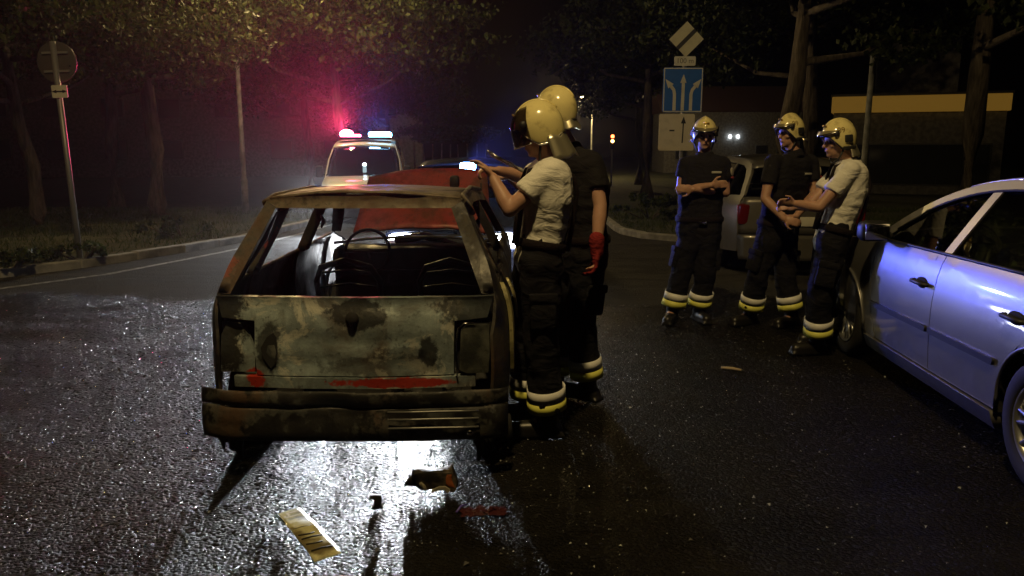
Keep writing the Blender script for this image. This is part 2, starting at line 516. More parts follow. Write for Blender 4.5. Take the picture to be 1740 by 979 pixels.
# painted edge line beside the left kerb
M_PAINT = mat('road_paint', (.30, .29, .26), .7); _k = NB(M_PAINT)
_k.set('Base Color', _k.mix(_k.mapr(_k.noise(14, 6), .42, .6), (.20, .195, .18), (.055, .053, .048)))
def strip(name, pts, w, dz, mt):
    bm = bmesh.new(); prev = None
    P = [Vector((*p, 0)) for p in pts]
    for i, p in enumerate(P):
        d = (P[min(i + 1, len(P) - 1)] - P[max(i - 1, 0)]).normalized(); n = Vector((-d.y, d.x, 0)) * w / 2
        cur = [bm.verts.new((p.x + s * n.x, p.y + s * n.y, gz(p.y) + dz)) for s in (-1, 1)]
        if prev: bm.faces.new((prev[0], cur[0], cur[1], prev[1]))
        prev = cur
    return structure(obj(name, bm, mt, None, smooth=False))
strip('edge_line', [(-6.3, 8.0), (-5.6, 9.0), (-5.15, 9.9), (-4.8, 11.6), (-4.5, 13.4), (-4.32, 16), (-4.25, 20), (-4.15, 30)], .10, .004, M_PAINT)

# grass on the verges: blades nobody could count
def grass(name, label, region, n, hmin, hmax, seed, inside):
    rnd = random.Random(seed); vs = []; fs = []
    while len(fs) < n:
        x = rnd.uniform(region[0], region[1]); y = rnd.uniform(region[2], region[3])
        if not inside(x, y): continue
        if noise.noise(Vector((x * .9, y * .9, seed))) < rnd.uniform(-.5, .25): continue
        a = rnd.uniform(0, 6.28); h = rnd.uniform(hmin, hmax); w = rnd.uniform(.006, .014); z = gz(y) + .07
        lx, ly = rnd.gauss(0, h * .45), rnd.gauss(0, h * .45); i = len(vs)
        vs += [(x - w * math.cos(a), y - w * math.sin(a), z), (x + w * math.cos(a), y + w * math.sin(a), z), (x + lx, y + ly, z + h)]
        fs.append((i, i + 1, i + 2))
    me = bpy.data.meshes.new(name); me.from_pydata(vs, [], fs)
    o = link_mesh(name, me, M_LEAF); o['label'] = label; o['category'] = 'grass'; o['kind'] = 'stuff'
def in_left(x, y):
    kx = interp(y, [p[1] for p in KL], [p[0] for p in KL])
    return x < kx - .25 and y > 8.4
def in_right(x, y):
    if y < 13.6: return False
    kx = interp(y, [13.9, 14.8, 16.2, 20, 27, 40], [3.4, 2.5, 2.15, 2.3, 2.8, 3.6]); return x > kx + .25 and y > interp(x, [2.2, 3.4, 6, 12], [15.4, 14.2, 13.7, 13.3])
grass('verge_grass', 'short rough grass on the left verge behind the kerb', (-15, -4.4, 8.4, 24), 26000, .04, .16, 1, in_left)
grass('island_grass', 'short dark grass on the island around the lane sign', (2, 14, 13.4, 24), 16000, .04, .15, 2, in_right)

# ------------------------------------------------------------------ foliage
def leaf_cloud(name, blobs, n, size, mt, seed, flat=.6):
    """many leaf-sized quads clumped through a crown volume"""
    rnd = random.Random(seed); vs = []; fs = []
    tw = sum(b[1] ** 2 for b in blobs)
    for c, r in blobs:
        k = int(n * r * r / tw); c = Vector(c)
        clumps = []
        for _ in range(max(6, int(r * r * 26))):
            d = Vector((rnd.gauss(0, 1), rnd.gauss(0, 1), rnd.gauss(0, 1))).normalized()
            clumps.append((c + Vector((d.x, d.y, d.z * flat)) * r * rnd.uniform(.45, 1.05), rnd.uniform(.16, .38) * min(1, r * .75)))
        for _ in range(k):
            cc, cr = rnd.choice(clumps)
            p = cc + Vector((rnd.gauss(0, 1), rnd.gauss(0, 1), rnd.gauss(0, .7))) * cr * .62
            s = size * rnd.uniform(.6, 1.35)
            q = Euler((rnd.gauss(0, .8), rnd.gauss(0, .8), rnd.uniform(0, 6.28))).to_matrix()
            i = len(vs)
            for a, b, h in ((-.5, 0, 0), (0, -.32, .06), (.5, 0, 0), (0, .32, .06)): vs.append(p + q @ Vector((a, b, h)) * s)
            fs.append((i, i + 1, i + 2, i + 3))
    me = bpy.data.meshes.new(name); me.from_pydata(vs, [], fs); me.materials.append(mt)
    return me
def tree_parts(seed, h, r0, spread, nleaf, mt, clear=2.6, size=.15):
    rnd = random.Random(seed)
    bm = bmesh.new()
    top = Vector((rnd.uniform(-.3, .3), rnd.uniform(-.3, .3), h * .62))
    tr = [Vector((0, 0, -.2)), Vector((0, 0, .25)), Vector((rnd.uniform(-.08, .08), rnd.uniform(-.08, .08), clear * .6)), Vector((top.x * .5, top.y * .5, clear)), top]
    tube(bm, tr, [r0 * 1.45, r0 * 1.1, r0 * .9, r0 * .8, r0 * .35], 12)
    blobs = [((top.x, top.y, h * .78), spread * .62)]
    for i in range(8):
        a = i * 2.4 + rnd.uniform(-.4, .4); st = tr[3].lerp(tr[4], rnd.uniform(0, .85))
        ln = spread * rnd.uniform(.55, .95)
        e = st + Vector((math.cos(a) * ln, math.sin(a) * ln, rnd.uniform(.15, .55) * ln + .3))
        m = st.lerp(e, .5) + Vector((0, 0, -.1 * ln))
        tube(bm, [st, m, e], [r0 * .4, r0 * .25, r0 * .08], 7)
        for _ in range(2):
            e2 = m.lerp(e, rnd.uniform(.2, .9)); a2 = a + rnd.uniform(-1, 1)
            tube(bm, [e2, e2 + Vector((math.cos(a2), math.sin(a2), rnd.uniform(-.3, .5))) * ln * .4], [r0 * .12, r0 * .04], 5)
        blobs.append(((e.x, e.y, e.z + .1), spread * rnd.uniform(.34, .52)))
        blobs.append(((e.x * .75, e.y * .75, e.z - .45), spread * rnd.uniform(.2, .34)))
    me = bpy.data.meshes.new('trunk')
    for f in bm.faces: f.smooth = True
    bm.to_mesh(me); bm.free(); me.materials.append(M_BARK)
    return me, leaf_cloud('crown', blobs, nleaf, size, mt, seed)
TREES = [tree_parts(11, 9.0, .20, 3.6, 26000, M_LEAF, 2.5, .125), tree_parts(23, 8.0, .16, 3.4, 26000, M_LEAF, 2.1, .125), tree_parts(37, 10.5, .24, 4.2, 15000, M_LEAF2, 3.2, .18)]
def tree(x, y, kind, rz, s, label, group=None):
    r = empty('deciduous_tree', (x, y, gz(y) + .1), rz, label, 'tree', group)
    r.scale = (s, s, s)
    t, c = TREES[kind]
    o = bpy.data.objects.new('trunk', t); col.objects.link(o); o.parent = r
    o = bpy.data.objects.new('crown', c); col.objects.link(o); o.parent = r
    return r
tree(-9.2, 20.5, 0, .4, 1.12, 'leafy tree overhanging the road above the emergency van, warmly lit', 'roadside trees')
tree(-5.5, 26.5, 1, 1.9, 1.3, 'leafy tree behind the emergency van, crown lit warm over the road', 'roadside trees')
tree(-10.2, 17.0, 1, 3.0, 1.0, 'tree left of the grey lamp post, dark trunk on the grass', 'roadside trees')
tree(-10.6, 13.2, 0, 5.1, .95, 'thick dark tree behind the round sign seen from the back', 'roadside trees')
tree(-14.5, 19, 2, 2.2, .9, 'dark tree at the far left edge of the verge', 'roadside trees')
tree(-12.5, 25, 2, .9, .95, 'dark tree beside the glowing green upright sign', 'roadside trees')
tree(-8.6, 34, 2, 4.0, .9, 'dark tree far behind the van on the left verge', 'roadside trees')
tree(-5.9, 40, 1, 2.5, 1.1, 'far tree along the left kerb beyond the van', 'roadside trees')
tree(6.0, 17.5, 2, 1.1, .95, 'dark tree standing directly behind the lane arrow sign', 'island trees')
tree(8.2, 22, 2, 3.3, 1.0, 'dark tree behind the champagne estate car', 'island trees')
tree(9.6, 16.8, 2, 5.6, 1.0, 'dark tree trunk in front of the yellow shop fascia', 'island trees')
tree(15.5, 20, 2, .2, 1.0, 'dark tree at the far right in front of the shop', 'island trees')
tree(5.6, 33, 2, 2.9, 1.0, 'dark tree on the island near the red traffic light', 'island trees')
tree(8.0, 50, 2, 4.4, 1.1, 'far dark tree on the right beyond the traffic light', 'island trees')
# pale thin trunks in a row far beyond the police car
TH = bmesh.new(); tube(TH, [(0, 0, -.2), (.03, 0, 1.2), (0, .04, 2.6)], [.075, .06, .035], 7)
thm = bpy.data.meshes.new('trunk'); TH.to_mesh(thm); TH.free(); thm.materials.append(concrete_mat('pale_bark', (.42, .40, .36)))
thc = leaf_cloud('crown', [((0, 0, 3.2), .9), ((.4, .2, 2.9), .5)], 700, .16, M_LEAF2, 5)
for i, px in enumerate((706, 722, 738, 752, 766, 779, 796, 812, 826)):
    y = 44 + (i % 3) * 1.5
    r = empty('young_tree', ((px - 870) / F_PX * y, y, gz(y)), i * 1.3, 'thin young tree with pale trunk in the row beyond the police car', 'tree', 'row of thin young trees')
    for nm, me in (('trunk', thm), ('crown', thc)):
        o = bpy.data.objects.new(nm, me); col.objects.link(o); o.parent = r

def bush(x, y, rx, h, n, label, seed, leafsize=.07):
    blobs = [((random.uniform(-rx, rx) * .7, random.uniform(-rx, rx) * .5, h * random.uniform(.35, .75)), h * random.uniform(.35, .55)) for _ in range(6)]
    r = empty('bush', (x, y, gz(y) + .08), 0, label, 'bush', 'bushes on the verge')
    bm = bmesh.new()
    for b, s in blobs: tube(bm, [(0, 0, -.05), (b[0] * .6, b[1] * .6, b[2] * .5), b], [.02, .014, .006], 5)
    obj('stem', bm, M_BARK, r)
    o = bpy.data.objects.new('foliage', leaf_cloud('foliage', blobs, n, leafsize, M_LEAF, seed)); col.objects.link(o); o.parent = r
p = at(45, 452, z=.1); bush(p.x - .2, p.y, .7, .38, 1600, 'low leafy weeds at the left edge of the photo beside the kerb', 3)
p = at(135, 436, z=.1); bush(p.x, p.y + .1, .45, .32, 1200, 'low leafy weeds around the foot of the round sign post', 4)
p = at(310, 392, z=.1); bush(p.x, p.y, .8, .42, 1500, 'low bush on the verge behind the lit kerb', 6)
p = at(1090, 352, z=.1); bush(p.x + .2, p.y, 1.3, .75, 2600, 'dark rounded shrub on the island left of the signs', 8)

# ------------------------------------------------------------------ poles, signs, lamps
def lamp_mat(name, c, s): return mat(name, c, .4, emit=c, es=s)
M_LAMPLENS = lamp_mat('lamp_lens', (1, .78, .38), 30)
def street_lamp(x, y, h, arm, label, power, rz=0, radius=.14, lit=True):
    r = empty('street_lamp', (x, y, gz(y) + .1), rz, label, 'street lamp')
    bm = bmesh.new(); tube(bm, [(0, 0, -.15), (0, 0, .9), (0, 0, .95), (0, 0, h)], [.095, .09, .065, .045], 12); obj('pole', bm, M_POLE, r)
    bm = bmesh.new(); tube(bm, [(0, 0, h - .05), (arm * .25, 0, h + .28), (arm, 0, h + .36)], [.04, .036, .03], 8); obj('arm', bm, M_POLE, r)
    bm = bmesh.new(); bevel_box(bm, (arm + .26, 0, h + .37), (.62, .26, .11), .035); hd = obj('lamp_head', bm, M_STEEL, r)
    bm = bmesh.new(); ellipsoid(bm, (arm + .28, 0, h + .31), (.21, .10, .05)); obj('lens', bm, M_LAMPLENS if lit else M_PLASTIC, hd)
    if lit:
        l = add_light('lamp_light', 'POINT', (0, 0, 0), power, LAMP_WARM, None, radius)
        l.parent = r; l.location = (arm + .28, 0, h + .10)
    return r
street_lamp(-3.9, -.7, 8.2, 3.4, 'tall street lamp over the burnt car, mirrored in the silver car window', 1300, rz=R(22))
p = at(417, 343, y=21.5); street_lamp(p.x, 21.5, 7.0, 2.2, 'grey lamp post rising into the leaves left of the van', 1300, rz=R(-35))
street_lamp(5.95, 60, 5.65, 0.4, 'far lit street lamp beside the road, just right of the helmets', 1500, rz=R(185))

def flat_text(body, size, ext=.0015, bold=False):
    cu = bpy.data.curves.new('lettering', 'FONT'); cu.body = body; cu.size = size; cu.align_x = 'CENTER'; cu.align_y = 'CENTER'; cu.extrude = ext
    if bold: cu.offset = size * .02
    o = bpy.data.objects.new('lettering', cu); col.objects.link(o)
    dg = bpy.context.evaluated_depsgraph_get(); dg.update()
    me = bpy.data.meshes.new_from_object(o.evaluated_get(dg)); bpy.data.objects.remove(o); bpy.data.curves.remove(cu)
    return me
STAND = Euler((math.pi / 2, 0, 0)).to_matrix().to_4x4()     # xy text plane -> upright, facing -Y
def upright(me, loc, mt, parent, name='lettering'):
    me.transform(Matrix.Translation(Vector(loc)) @ STAND); return link_mesh(name, me, mt, parent)
def poly_plate(name, pts, y, th, mt, parent):       # upright polygon plate facing the camera side (-Y)
    bm = bmesh.new(); f = bm.faces.new([bm.verts.new((a, y, b)) for a, b in pts])
    r = bmesh.ops.extrude_face_region(bm, geom=[f]); bmesh.ops.translate(bm, vec=(0, th, 0), verts=[v for v in r['geom'] if isinstance(v, bmesh.types.BMVert)])
    bmesh.ops.recalc_face_normals(bm, faces=bm.faces[:]); return obj(name, bm, mt, parent, smooth=False)
def rect(cx, cz, w, h): return [(cx - w/2, cz - h/2), (cx + w/2, cz - h/2), (cx + w/2, cz + h/2), (cx - w/2, cz + h/2)]
def rrect(cx, cz, w, h, r): 
    o = []
    for sx, sz, a in ((1, -1, -90), (1, 1, 0), (-1, 1, 90), (-1, -1, 180)): o += arc(cx + sx*(w/2-r), cz + sz*(h/2-r), r, a, a + 90, 4)
    return o
M_SWHITE = sign_mat('sign_white', (.66, .63, .52)); M_SBLUE = sign_mat('sign_blue', (.015, .12, .46)); M_SBLACK = mat('sign_black', (.02, .02, .02), .5); M_SBACK = sign_mat('sign_back', (.07, .065, .055))
M_SYEL = sign_mat('sign_cream', (.62, .58, .40))

# lane sign on the island (about 14 m away)
Y = 14.3
S = Y / F_PX / math.cos(PITCH) * 1.0
def zz(py): return at(1160, py, y=Y).z
def xx(px, py=150): return at(px, py, y=Y).x
base = Vector((xx(1157, 300), Y, gz(Y) + .1))
sg = empty('road_sign', base, 0, 'tall road sign with blue lane arrows, striped diamond and white plate', 'road sign')
lx = lambda px, py=150: xx(px, py) - base.x
lz = lambda py: zz(py) - base.z
bm = bmesh.new(); tube(bm, [(0, .05, -.3), (0, .05, lz(40))], .035, 10); obj('post', bm, M_STEEL, sg)
bl = poly_plate('lane_panel', rrect(lx(1160), (lz(115) + lz(191)) / 2, lx(1194) - lx(1127), lz(115) - lz(191), .03), -.02, .03, M_SBLUE, sg)
w_, h_, cx_, cz_ = lx(1194) - lx(1127), lz(115) - lz(191), lx(1160), (lz(115) + lz(191)) / 2
bmr = bmesh.new()
for c_, s_ in (((cx_, -.023, cz_ + h_/2 - .015), (w_ - .02, .004, .016)), ((cx_, -.023, cz_ - h_/2 + .015), (w_ - .02, .004, .016)), ((cx_ - w_/2 + .015, -.023, cz_), (.016, .004, h_ - .05)), ((cx_ + w_/2 - .015, -.023, cz_), (.016, .004, h_ - .05))): add_box(bmr, c_, s_)
obj('border', bmr, M_SWHITE, bl, smooth=False)
def arrow(pts, w, head, mt, par, y):     # shaft polyline + head
    bm = bmesh.new(); P = [Vector((a, 0, b)) for a, b in pts]; prev = None
    for i, q in enumerate(P):
        d = (P[min(i+1, len(P)-1)] - P[max(i-1, 0)]).normalized(); n = Vector((-d.z, 0, d.x)) * w / 2
        cur = [bm.verts.new(q - n + Vector((0, y, 0))), bm.verts.new(q + n + Vector((0, y, 0)))]
        if prev: bm.faces.new((prev[0], cur[0], cur[1], prev[1]))
        prev = cur
    d = (P[-1] - P[-2]).normalized(); n = Vector((-d.z, 0, d.x)); o = Vector((0, y, 0))
    bm.faces.new([bm.verts.new(P[-1] - n * head * .5 - d * .01 + o), bm.verts.new(P[-1] + n * head * .5 - d * .01 + o), bm.verts.new(P[-1] + d * head * 1.25 + o)])
    r = bmesh.ops.extrude_face_region(bm, geom=bm.faces[:]); bmesh.ops.translate(bm, vec=(0, .003, 0), verts=[v for v in r['geom'] if isinstance(v, bmesh.types.BMVert)])
    bmesh.ops.recalc_face_normals(bm, faces=bm.faces[:]); return obj('arrow', bm, mt, par, smooth=False)
arrow([(lx(1160), lz(188)), (lx(1160.5), lz(140))], .055, .11, M_SWHITE, bl, -.0245)
arrow([(lx(1146), lz(188)), (lx(1146), lz(160)), (lx(1144.5), lz(153)), (lx(1139), lz(146))], .055, .12, M_SWHITE, bl, -.0245)
arrow([(lx(1174), lz(188)), (lx(1174), lz(160)), (lx(1176), lz(153)), (lx(1181.5), lz(146))], .055, .12, M_SWHITE, bl, -.0245)
pl = poly_plate('distance_plate', rrect(lx(1162), lz(104), .37, .16, .02), -.02, .025, M_SWHITE, sg)
upright(flat_text('100 m', .12), (lx(1162), -.0225, lz(104)), mat('faded_ink', (.16, .15, .12), .6), pl)
dcx, dcz = lx(1163), lz(67)
def rot45(pts): return [(dcx + (a - b) * .7071, dcz + (a + b) * .7071) for a, b in pts]
dm = poly_plate('diamond_plate', rot45(rect(0, 0, .44, .44)), -.01, .02, M_SBLACK, sg)
poly_plate('pale_field', rot45(rect(0, .123, .43, .175)), -.016, .004, M_SYEL, dm); poly_plate('pale_field', rot45(rect(0, -.123, .43, .175)), -.016, .004, M_SYEL, dm)
lp = poly_plate('direction_plate', rrect(lx(1149, 225), (lz(194) + lz(256)) / 2, lx(1179, 225) - lx(1119, 225), lz(194) - lz(256), .03), -.03, .025, sign_mat('plate_cream', (.70, .62, .46)), sg)
arrow([(lx(1159, 225), lz(243)), (lx(1160, 225), lz(209))], .022, .09, M_SBLACK, lp, -.0345)
poly_plate('dash_mark', rect(lx(1141, 225), lz(222), .09, .025), -.0335, .003, M_SBLACK, lp)

# round sign seen from behind, leaning a little
b = at(135, 432, z=.1)
sg = empty('round_sign', b, 0, 'round traffic sign seen from the back on a leaning post', 'road sign')
sg.rotation_euler = (0, R(-1.6), 0)
top = at(86, 70, y=b.y).z - b.z
bm = bmesh.new(); tube(bm, [(0, 0, -.3), (0, 0, top)], .038, 10); obj('post', bm, M_STEEL, sg)
bm = bmesh.new(); lathe(bm, [(.001, .055), (.262, .055), (.27, .048), (.27, .04), (.255, .036), (.001, .036)], 36, 'Y', (.0, 0, at(93, 105, y=b.y).z - b.z)); dsk = obj('disc', bm, M_SBACK, sg)
zc = at(93, 105, y=b.y).z - b.z
bm = bmesh.new()
for dz_ in (-.12, .12): add_box(bm, (0, .02, zc + dz_), (.34, .03, .03))
obj('bracket', bm, M_STEEL, sg, smooth=False)
bm = bmesh.new(); lathe(bm, [(.001, .028), (.014, .028), (.016, .036)], 12, 'Y', (.17, 0, zc - .06)); obj('bolt', bm, M_CHROME, sg)
zp = at(100, 156, y=b.y).z - b.z
pp = poly_plate('small_plate', rrect(.04, zp, .21, .165, .015), -.055, .012, M_SWHITE, sg)
arrow([(.04, zp), (.09, zp)], .018, .045, M_SBLACK, pp, -.0595); arrow([(.04, zp), (-.01, zp)], .018, .045, M_SBLACK, pp, -.0595)

# bare dark pole on the island in front of the shop
p = at(1466, 300, y=19); r = empty('utility_pole', (p.x, 19, gz(19)), 0, 'bare grey pole on the island right of the white-shirt firefighter', 'pole')
bm = bmesh.new(); tube(bm, [(0, 0, -.2), (0, 0, .1), (.02, 0, 3.9)], [.1, .08, .06], 10); obj('shaft', bm, M_POLE, r)
bm = bmesh.new(); tube(bm, [(.02, 0, 3.88), (.02, 0, 3.95)], [.075, .03], 10); obj('cap', bm, M_STEEL, r)

# traffic light showing red, far down the road
y = 48; p = at(1040, 240, y=y)
tl = empty('traffic_light', (p.x, y, gz(y) + .1), 0, 'far traffic light glowing red down the road', 'traffic light')
hz_ = p.z - gz(y) - .1
bm = bmesh.new(); tube(bm, [(0, 0, -.1), (0, 0, hz_ + .5)], .055, 10); obj('post', bm, M_STEEL, tl)
bm = bmesh.new(); bevel_box(bm, (0, -.12, hz_), (.30, .2, .95), .03); hs = obj('housing', bm, M_PLASTIC, tl)
for dz_, mt in ((.28, lamp_mat('red_signal', (1, .10, .02), 22)), (0, lamp_mat('amber_signal', (1, .5, .12), 12)), (-.28, M_DARK)):
    bm = bmesh.new(); ellipsoid(bm, (0, -.23, hz_ + dz_), (.10, .03, .10)); obj('signal_lens', bm, mt, hs)
    bm = bmesh.new(); tube(bm, [(.12 * math.cos(R(a)), -.30, hz_ + dz_ + .12 * math.sin(R(a))) for a in range(0, 181, 20)], .012, 5); obj('visor', bm, M_PLASTIC, hs)

# thin upright glowing sign on the left
y = 36; p = at(271, 252, y=y)
gs = empty('light_sign', (p.x, y, gz(y) + .1), 0, 'thin upright sign glowing pale green among the dark trees', 'sign')
zc = p.z - gz(y) - .1
bm = bmesh.new(); tube(bm, [(0, 0, -.1), (0, 0, zc - .4)], .05, 8); obj('post', bm, M_STEEL, gs)
bm = bmesh.new(); bevel_box(bm, (0, 0, zc), (.30, .16, 1.05), .03); bx = obj('case', bm, M_PLASTIC, gs)
for i in range(5):
    bm = bmesh.new(); bevel_box(bm, (0, -.09, zc + (i - 2) * .195), (.15 if i % 2 else .19, .02, .15), .008); obj('light_cell', bm, lamp_mat('green_glow', (.55, 1.0, .85), 1.6), bx)

# ------------------------------------------------------------------ shop with a lit fascia on the right, dark house behind
M_WALLD = concrete_mat('shop_wall', (.20, .19, .18)); M_FASC = mat('fascia', (.40, .26, .08), .6, emit=(.80, .42, .06), es=.12)  # fascia's emission stands in for lamplight falling on it
y = 36
xa, xb = at(1418, 200, y=y).x, at(1698, 200, y=y).x
zt, zb = at(1500, 162, y=y).z, at(1500, 190, y=y).z
g0 = gz(y) + .1
sh = empty('shop', ((xa + xb) / 2, y, g0), R(-24), 'single-storey shop with a long yellow lit fascia on the right', 'building')
W = (xb - xa) * .97
bm = bmesh.new(); add_box(bm, (0, 4.2, (zb - g0) / 2), (W - .2, 8, zb - g0)); obj('wall', bm, M_WALLD, sh, smooth=False)
bm = bmesh.new(); bevel_box(bm, (0, 4.0, (zt + zb) / 2 - g0), (W, 8.3, zt - zb), .02); fs_ = obj('fascia', bm, M_FASC, sh, smooth=False)
bm = bmesh.new(); add_box(bm, (0, 4.0, zt - g0 + .06), (W + .1, 8.4, .1)); obj('roof', bm, M_SBACK, sh, smooth=False)
M_SHOPGL = mat('shop_glass', (.03, .032, .035), .08)
for i in range(6):
    x = -W/2 + .9 + i * (W - 1.2) / 6 + .2
    bm = bmesh.new(); bevel_box(bm, (x, .17, 1.35), (1.12, .05, 1.9), .02); wdw = obj('window' if i != 3 else 'door', bm, mat('frame_dark', (.10, .10, .10), .5), sh)
    bm = bmesh.new(); add_box(bm, (x, .140, 1.35), (.98, .012, 1.76)); obj('pane', bm, M_SHOPGL, wdw, smooth=False)
bm = bmesh.new(); add_box(bm, (0, 5.5, zt - g0 + 1.4), (W * .5, 4, 2.6)); obj('upper_storey', bm, M_WALLD, sh, smooth=False)
# far low house between the trees carrying two lamps
y = 70; p = at(1250, 232, y=y)
hs = empty('far_house', (p.x, y + 1, gz(y) + .1), 0, 'far dark house with two small white wall lamps', 'building')
zc = p.z - gz(y) - .1
bm = bmesh.new(); add_box(bm, (0, 3, 2.6), (12, 6, 5.4)); obj('wall', bm, M_WALLD, hs, smooth=False)
bm = bmesh.new(); patch(bm, 2, 1, lambda u, v: Vector((-6.5 + 13 * v, -.6 + 7.2 * u, 5.3 + 2.4 * (1 - abs(2*u - 1))))); rf = obj('roof', bm, mat('roof_tile', (.10, .05, .035), .9), hs, smooth=False)
for dx_ in (-.25, .45):
    bm = bmesh.new(); ellipsoid(bm, (dx_, -.16, zc), (.13, .12, .15)); obj('wall_lamp', bm, lamp_mat('white_glow', (.85, .95, 1.0), 14), hs)
for dx_ in (-4.5, -2.6, 2.6, 4.5):
    bm = bmesh.new(); bevel_box(bm, (dx_, -.02, 1.8), (1.1, .08, 1.3), .02); wdw = obj('window', bm, mat('frame_dark'), hs)
    bm = bmesh.new(); add_box(bm, (dx_, -.066, 1.8), (.94, .014, 1.14)); obj('pane', bm, M_SHOPGL, wdw, smooth=False)
# dark block of flats behind the left trees
bl = empty('apartment_block', (-24, 62, gz(62)), R(8), 'dark apartment block behind the left trees', 'building')
bm = bmesh.new(); add_box(bm, (0, 5, 7), (34, 10, 14)); obj('wall', bm, M_WALLD, bl, smooth=False)
bm = bmesh.new(); add_box(bm, (0, 5, 14.15), (34.6, 10.6, .3)); obj('roof', bm, M_SBACK, bl, smooth=False)
for i in range(8):
    for j in range(4):
        bm = bmesh.new(); bevel_box(bm, (-14.5 + i * 4.1, -.02, 2.2 + j * 3.1), (1.7, .10, 1.5), .02); wdw = obj('window', bm, mat('frame_dark'), bl)
        bm = bmesh.new(); add_box(bm, (-14.5 + i * 4.1, -.078, 2.2 + j * 3.1), (1.5, .016, 1.3)); obj('pane', bm, M_SHOPGL, wdw, smooth=False)

# ================================================================== CARS
# car frame: u forward from the rear axle, v to the car's left, w up.  Local axes: +Y = forward, -X = left.
def wheel(parent, u, v, R_=.315, wdt=.19, rim_r=.205, spokes=7, side=1, mt_rim=None):
    """side=+1: outer face towards the car's left (-X)"""
    c = Vector((-v, u, R_)); s = -side
    root = None
    bm = bmesh.new()
    hw = wdt / 2
    prof = [(rim_r, -hw * .75), (rim_r + .02, -hw * .95), (R_ * .9, -hw), (R_ * .975, -hw * .86), (R_, -hw * .55), (R_, hw * .55), (R_ * .975, hw * .86), (R_ * .9, hw), (rim_r + .02, hw * .95), (rim_r, hw * .75)]
    lathe(bm, prof, 44, 'X', c)
    w = obj('wheel', bm, M_RUBBER, parent, auto=60)
    bm = bmesh.new()
    lathe(bm, [(rim_r + .004, s * hw * .92), (rim_r - .012, s * hw * .9), (rim_r - .02, s * hw * .6), (rim_r - .03, -s * hw * .5)], 44, 'X', c)
    obj('rim', bm, mt_rim or M_RIM, w, auto=60)
    bm = bmesh.new()
    for i in range(spokes):
        a0 = 2 * math.pi * i / spokes
        for da in (-.17, .17):
            d = Vector((0, math.cos(a0 + da), math.sin(a0 + da))); d0 = Vector((0, math.cos(a0 + da * .45), math.sin(a0 + da * .45)))
            tube(bm, [c + d0 * .04 + Vector((s * hw * .62, 0, 0)), c + (d * .6 + d0 * .4) * rim_r * .55 + Vector((s * hw * .7, 0, 0)), c + d * (rim_r - .008) + Vector((s * hw * .74, 0, 0))], [.020, .013, .012], 6)
    lathe(bm, [(.001, s * hw * .8), (.045, s * hw * .78), (.06, s * hw * .6)], 20, 'X', c)
    obj('spokes', bm, mt_rim or M_RIM, w)
    bm = bmesh.new(); lathe(bm, [(.001, s * hw * .05), (rim_r * .72, s * hw * .05), (rim_r * .72, s * hw * .15)], 28, 'X', c); obj('brake_disc', bm, mat('brake', (.10, .095, .09), .5, .7), w)
    return w

def seat(parent, u, x, mt, head=True):
    bm = bmesh.new(); bevel_box(bm, (x, u + .02, .42), (.48, .50, .16), .05, Euler((R(6), 0, 0)))
    bevel_box(bm, (x, u - .27, .74), (.46, .14, .60), .05, Euler((R(14), 0, 0)))
    if head: bevel_box(bm, (x, u - .38, 1.13), (.26, .09, .17), .035, Euler((R(12), 0, 0)))
    return obj('seat', bm, mt, parent)

